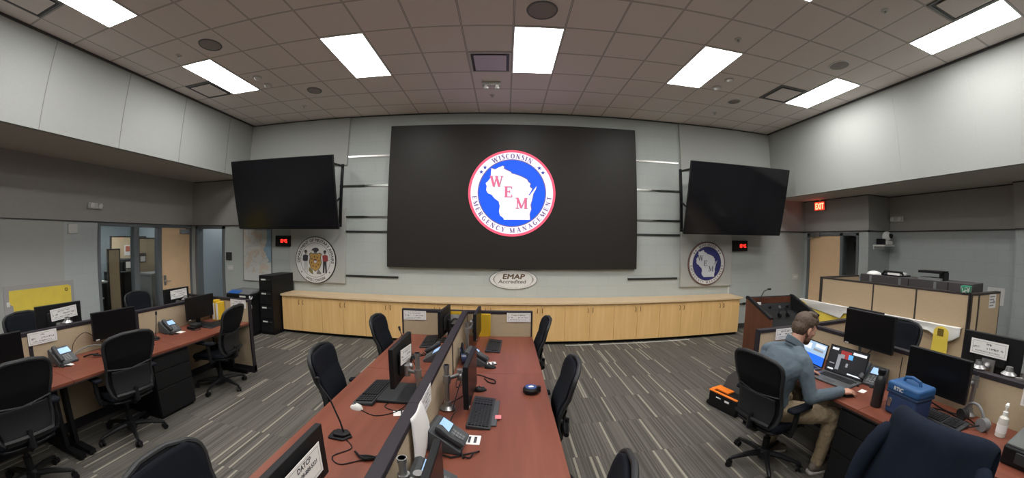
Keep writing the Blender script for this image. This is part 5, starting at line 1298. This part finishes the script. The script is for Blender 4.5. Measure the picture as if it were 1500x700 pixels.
# ================================================================ the seated man
def cap(mb, p0, p1, r0, r1, n=14):
    p0, p1 = Vector(p0), Vector(p1); d = (p1-p0); L = d.length; d.normalize()
    pts = [p0-d*r0*math.cos(a)*1. for a in (.05,.6,1.1)]; rs = [r0*math.sin(a) for a in (.05,.6,1.1)]
    pts += [p0+d*L*k/4 for k in range(5)]; rs += [r0+(r1-r0)*k/4 for k in range(5)]
    pts += [p1+d*r1*math.cos(a) for a in (1.1,.6,.05)]; rs += [r1*math.sin(a) for a in (1.1,.6,.05)]
    mb.tube(pts, rs, n)
def chain(mb, pts, rs):
    for a, b_, r0, r1 in zip(pts, pts[1:], rs, rs[1:]): cap(mb, a, b_, r0, r1)
FA = -.16
Fw = Vector((math.cos(FA), math.sin(FA), 0)); Rt = Vector((math.sin(FA), -math.cos(FA), 0)); Up = Vector((0,0,1))
def loft(mb, secs, n=24, inset=0.):
    """secs (center, half width, half depth, up tilt axis) -> closed loft"""
    vs = []; fs = []
    for c, hw, hd, fw in secs:
        for k in range(n):
            a = 2*PI*k/n; ca, sa = math.cos(a), math.sin(a)
            e = .85
            x = math.copysign(abs(ca)**e, ca)*(hw-inset); y = math.copysign(abs(sa)**e, sa)*(hd-inset)
            vs.append(Vector(c)+Rt*x+fw*y)
    m = len(secs)
    for i in range(m-1):
        for k in range(n): k2=(k+1)%n; fs.append((i*n+k,i*n+k2,(i+1)*n+k2,(i+1)*n+k))
    fs.append(tuple(range(n-1,-1,-1))); fs.append(tuple(range((m-1)*n,m*n)))
    mb.add(vs, fs)
def blob(name, mb, mat, parent, voxel=.006, it=4, fac=.5, label=None, dec=None, disp=None):
    me = mesh('tmp', mb, mat); o = bpy.data.objects.new('tmp', me); COL.objects.link(o)
    m = o.modifiers.new('r','REMESH'); m.mode = 'VOXEL'; m.voxel_size = voxel
    m = o.modifiers.new('s','SMOOTH'); m.factor = fac; m.iterations = it
    if disp:
        tx = bpy.data.textures.new('folds','CLOUDS'); tx.noise_scale = disp[0]; tx.noise_depth = 2
        m = o.modifiers.new('d','DISPLACE'); m.texture = tx; m.strength = disp[1]; m.mid_level = .5; m.texture_coords = 'GLOBAL'
    bpy.context.view_layer.update()
    me2 = bpy.data.meshes.new_from_object(o.evaluated_get(bpy.context.evaluated_depsgraph_get()))
    bpy.data.objects.remove(o); me2.shade_smooth(); me2.name = name
    if not me2.materials: me2.materials.append(mat)
    r = bpy.data.objects.new(name, me2); COL.objects.link(r)
    if parent: 
        r.parent = parent; r.matrix_parent_inverse = parent.matrix_world.inverted()
    if label: r['label'] = label
    return r
m_skin = M('skin', (.52,.285,.205), .5, noise=.06, nscale=40)
m_shirt = M('shirt_blue_grey', (.088,.118,.145), .9, noise=.10, nscale=30, bump=.15)
m_pant = M('khaki_trousers', (.285,.215,.135), .88, noise=.08, nscale=25, bump=.15)
m_hair = M('brown_hair', (.075,.048,.03), .6, noise=.45, nscale=90, bump=.5)
m_beard = M('brown_beard', (.16,.085,.055), .75, noise=.3, nscale=150)
m_shoe = M('grey_shoe', (.13,.105,.085), .7); m_sole = M('pale_sole', (.45,.42,.38), .7); m_sock = M('grey_sock', (.17,.17,.17), .9)

pelv = Vector((2.175,2.235,.565)); waist = Vector((2.17,2.23,.71)); chest = Vector((2.215,2.22,.90)); upch = Vector((2.265,2.21,1.0)); nk = Vector((2.335,2.20,1.085))
shR = Vector((2.268,2.015,1.005)); shL = Vector((2.245,2.395,1.0)); elR = Vector((2.305,1.915,.755)); wrR = Vector((2.575,1.845,.785))
elL = Vector((2.45,2.47,.775)); wrL = Vector((2.665,2.35,.785))
hpR = pelv+Rt*.10+Fw*.02; hpL = pelv-Rt*.10+Fw*.02
knR = Vector((2.61,1.905,.555)); anR = Vector((2.595,1.935,.11)); knL = Vector((2.62,2.36,.555)); anL = Vector((2.40,2.365,.12))
hd = Vector((2.425,2.185,1.225))
hdF = Vector((.86,-.14,-.42)).normalized(); hdU = Vector((.40,-.06,.90)); hdU = (hdU-hdF*hdU.dot(hdF)).normalized(); hdR = hdF.cross(hdU)
HX = Matrix(((hdF.x,hdR.x*-1,hdU.x,hd.x),(hdF.y,hdR.y*-1,hdU.y,hd.y),(hdF.z,hdR.z*-1,hdU.z,hd.z),(0,0,0,1)))   # local x fwd, y left, z up
tors = [(pelv-Up*.085,.15,.10),(pelv,.178,.125),(waist-Up*.06,.172,.118),(waist,.165,.112),(waist*.5+chest*.5,.182,.124),(chest,.198,.132),(upch,.19,.118),(upch+Vector((.02,0,.05)),.15,.092),(nk-Up*.02,.075,.068)]
fwt = (Fw+Up*-.25).normalized()
tors = [(c,w_,d_,Fw if i < 4 else fwt) for i,(c,w_,d_) in enumerate(tors)]
man = thing('person', 'seated man in blue-grey shirt and khaki trousers working at laptops on the right desk', 'person', (2.175,2.235,0))
bpy.context.view_layer.update()
mb = MB()
loft(mb, tors, inset=.03)
chain(mb, [nk-Up*.05, nk, hd-hdU*.03-hdF*.025],[.064,.06,.058])
for sh, el, wr in ((shR,elR,wrR),(shL,elL,wrL)): chain(mb,[sh,el,wr],[.052,.041,.027])
for hp, kn, an_ in ((hpR,knR,anR),(hpL,knL,anL)): chain(mb,[hp,kn,an_],[.078,.055,.036])
for an_, dr in ((anR,Vector((.97,-.12,0))),(anL,Vector((.95,-.1,0)))): chain(mb,[an_,an_-Up*.065+dr*.02,an_-Up*.08+dr*.14],[.034,.036,.026])
# head
H = lambda c, r: mb.ell(c, r, 20, 14, HX)
H((-.012,0,.035),(.098,.076,.088)); H((.035,0,-.01),(.066,.064,.085)); H((.045,0,-.065),(.05,.05,.045)); H((.07,0,-.09),(.026,.028,.022)); H((.07,0,.03),(.03,.055,.03))
mb.ell((.104,0,-.012),(.017,.014,.016),12,8,HX); cap(mb, HX@Vector((.092,0,.025)), HX@Vector((.108,0,-.008)), .009,.012)
for s_ in (-1,1):
    mb.ell((.094,s_*.011,-.018),(.010,.009,.008),10,6,HX); mb.ell((.062,s_*.042,-.012),(.026,.02,.02),12,8,HX)
    mb.ell((-.005,s_*.077,-.005),(.019,.009,.032),14,8,HX @ R(.0,'X')); mb.ell((.0,s_*.077,-.03),(.010,.008,.012),10,6,HX)
mb.ell((.094,0,-.048),(.013,.024,.008),12,6,HX); mb.ell((.091,0,-.060),(.013,.021,.009),12,6,HX)
# hands: palm then four fingers and a thumb
def hand(wr, fwd, side, up_, curl, spread=1., droop=.0):
    """side points to the thumb"""
    fwd, side, up_ = fwd.normalized(), side.normalized(), up_.normalized()
    kn_ = []
    for k in range(4):
        off = (.030-.020*k)
        b0 = wr+fwd*.02+side*off*.7; b1 = wr+fwd*(.088-.004*abs(k-1)-.004*k*(k>2))+side*off+up_*.006*(1-abs(k-1.3)*.4)
        cap(mb, b0, b1, .0145,.0115, 10); kn_.append(b1)
    for k in range(3): cap(mb, wr+fwd*.05+side*(.02-.018*k), wr+fwd*.075+side*(.024-.018*k), .013,.011,10)
    L = [(.042,.026,.02),(.046,.030,.021),(.042,.027,.02),(.033,.02,.017)]
    for k in range(4):
        d = (fwd+side*(.16-.11*k)*spread).normalized(); p = kn_[k]; a = .25+droop
        for j, l in enumerate(L[k]):
            dd = d*math.cos(a)-up_*math.sin(a); q_ = p+dd*l; r_ = (.0098,.0088,.0078,.0066)
            cap(mb, p, q_, r_[j]*(.88 if k==3 else 1), r_[j+1]*(.88 if k==3 else 1), 10); p = q_; a += curl[min(j,1)]
    t0 = wr+fwd*.022+side*.026-up_*.004; t1 = t0+(fwd*.55+side*.8-up_*.25).normalized()*.042; t2 = t1+(fwd*.9+side*.35-up_*.35).normalized()*.032; t3 = t2+(fwd*1.-side*.05-up_*.35).normalized()*.024
    chain(mb,[t0,t1,t2,t3],[.0145,.0118,.0098,.0078])
hand(wrR+Vector((.012,-.003,-.004)), Vector((.97,-.16,-.06)), Vector((.2,.97,.12)), Vector((.06,-.10,.99)), (.38,.30), 1.3, .10)
hand(wrL+Vector((.010,-.005,-.002)), Vector((.88,-.45,-.10)), Vector((-.45,-.88,.05)), Vector((.08,-.0,.99)), (.40,.35), .9, .05)
body = blob('body', mb, m_skin, man, .0042, 3, .5)
# face details
for s_ in (-1,1):
    o = obj('eye', MB().ell((.085,s_*.031,.012),(.011,.013,.0085),12,8,HX), M('eye_white',(.5,.47,.44),.3)); p_ = obj('pupil', MB().ell((.0935,s_*.031,.0095),(.004,.006,.006),12,8,HX), M('pupil_brown',(.03,.018,.012),.2), o); o.parent = man; o.matrix_parent_inverse = man.matrix_world.inverted()
# hair
mb = MB()
mb.ell((-.016,0,.048),(.106,.085,.092),24,16,HX); mb.ell((-.045,0,.0),(.074,.081,.082),22,14,HX); mb.ell((.03,0,.085),(.066,.068,.052),20,12,HX); mb.ell((-.03,0,-.045),(.05,.062,.04),18,10,HX)
mb.ell((.045,-.0,.10),(.05,.05,.04),16,10,HX); mb.ell((-.005,-.025,.125),(.055,.04,.025),16,10,HX)
hair = blob('hair', mb, m_hair, man, .005, 3, .5, 'short brown hair', disp=(.015,.007))
# trim the hair away from the face: push vertices in front of the hairline inside the head
iX = HX.inverted()
for v in hair.data.vertices:
    p = iX @ v.co
    if p.x > .012 and p.z < .062 and abs(p.y) < .2:
        k = min(1, (p.x-.012)/.02)*min(1,(.062-p.z)/.02)
        p.x *= 1-.55*k; p.y *= 1-.35*k
        v.co = HX @ p
    elif p.x > -.03 and p.z < .012:
        k = min(1,(.012-p.z)/.02)*min(1,(p.x+.03)/.02); p.y *= 1-.25*k; v.co = HX @ p
mb = MB(); mb.ell((.045,0,-.066),(.054,.055,.046),18,12,HX); mb.ell((.072,0,-.088),(.03,.033,.027),16,10,HX); mb.ell((.012,0,-.04),(.03,.0675,.035),16,10,HX)
blob('beard', mb, m_beard, man, .005, 2, .5, 'short reddish brown beard')
# shirt
mb = MB(); [chain(mb,[nk-Up*.025, nk*.45+sh*.55+Up*.0, sh],[.06,.068,.07]) for sh in (shR,shL)]; [chain(mb,[chest*.5+waist*.5+sd*.08-Fw*.02, chest+sd*.11-Fw*.03, sh-Up*.02],[.10,.095,.075]) for sd,sh in ((Rt,shR),(-Rt,shL))]; loft(mb, [s_ for s_ in tors[1:]], inset=-.010)
loft(mb, [(pelv+Up*.02,.188,.136,Fw),(pelv+Up*.06,.186,.134,Fw),(waist,.178,.126,Fw)])
for sh, el, wr in ((shR,elR,wrR),(shL,elL,wrL)):
    d = (wr-el).normalized()
    chain(mb,[sh*.75+upch*.25+Up*.01, sh, sh*.5+el*.5, el],[.072,.071,.062,.055]); chain(mb,[el, el*.5+wr*.5, wr-d*.02],[.055,.052,.04]); cap(mb, wr-d*.045, wr-d*.012, .042,.041)
mb.tube([nk+Up*(.0)+Fw*.01+ (Rt*math.cos(a)*.07+Fw*math.sin(a)*.066-Up*.022*math.sin(a)) for a in [2*PI*k/24 for k in range(25)]], .017, 8)
shirt = blob('shirt', mb, m_shirt, man, .006, 3, .5, 'blue-grey long sleeved collared shirt', disp=(.09,.018))
mb = MB()
for hh, rr, tk in ((.008,.074,.016),(.026,.070,.0135),(.042,.067,.0115)): mb.tube([nk+Up*hh+Fw*.012+(Rt*math.cos(a)*rr+Fw*math.sin(a)*(rr-.003)-Up*.046*math.sin(a)) for a in [2*PI*k/28 for k in range(29)]], tk, 8)
blob('collar', mb, m_shirt, man, .004, 2, .5)
# trousers
mb = MB(); loft(mb, [(pelv-Up*.085,.16,.11,Fw),(pelv-Up*.04,.182,.13,Fw),(pelv+Up*.0,.184,.132,Fw),(pelv+Up*.045,.18,.128,Fw)])
for hp, kn, an_ in ((hpR,knR,anR),(hpL,knL,anL)): 
    d = (an_-kn).normalized()
    chain(mb,[hp, hp*.5+kn*.5, kn],[.098,.090,.072]); chain(mb,[kn, kn*.5+an_*.5, an_-d*.02],[.072,.062,.052]); cap(mb, an_-d*.03, an_+d*.005, .053, .054)
blob('trousers', mb, m_pant, man, .006, 4, .5, 'khaki trousers', disp=(.05,.018))
# shoes and socks
for an_, dr in ((anR,Vector((.99,-.12,0))),(anL,Vector((.95,-.3,0)))):
    mb = MB(); cap(mb, an_+Up*.03, an_-Up*.03, .043,.044); blob('sock', mb, m_sock, man, .006, 1)
    dr.normalize(); g = Vector((an_.x, an_.y, 0)); z0 = an_.z-.11
    mb = MB(); chain(mb,[g+Up*(.058+z0)-dr*.03, g+Up*(.05+z0)+dr*.06, g+Up*(.038+z0)+dr*.16],[.044,.045,.034]); cap(mb, g+Up*(.09+z0)-dr*.015, g+Up*(.05+z0)+dr*.02, .044,.048)
    sh_ = blob('shoe', mb, m_shoe, man, .005, 2)
    sd = Vector((-dr.y,dr.x,0)); X = Matrix(((dr.x,sd.x,0,g.x),(dr.y,sd.y,0,g.y),(0,0,1,z0),(0,0,0,1)))
    pl = [(-.075,-.03),(-.06,-.042),(.05,-.046),(.13,-.045),(.18,-.032),(.20,0),(.18,.032),(.13,.045),(.05,.046),(-.06,.042),(-.075,.03),(-.082,0)]
    o = obj('sole', MB().prism(pl,0,.024,X), m_sole, None, bevel=.005); o.parent = sh_; o.matrix_parent_inverse = sh_.matrix_world.inverted() @ Matrix() if False else (man.matrix_world @ man.matrix_world.inverted())
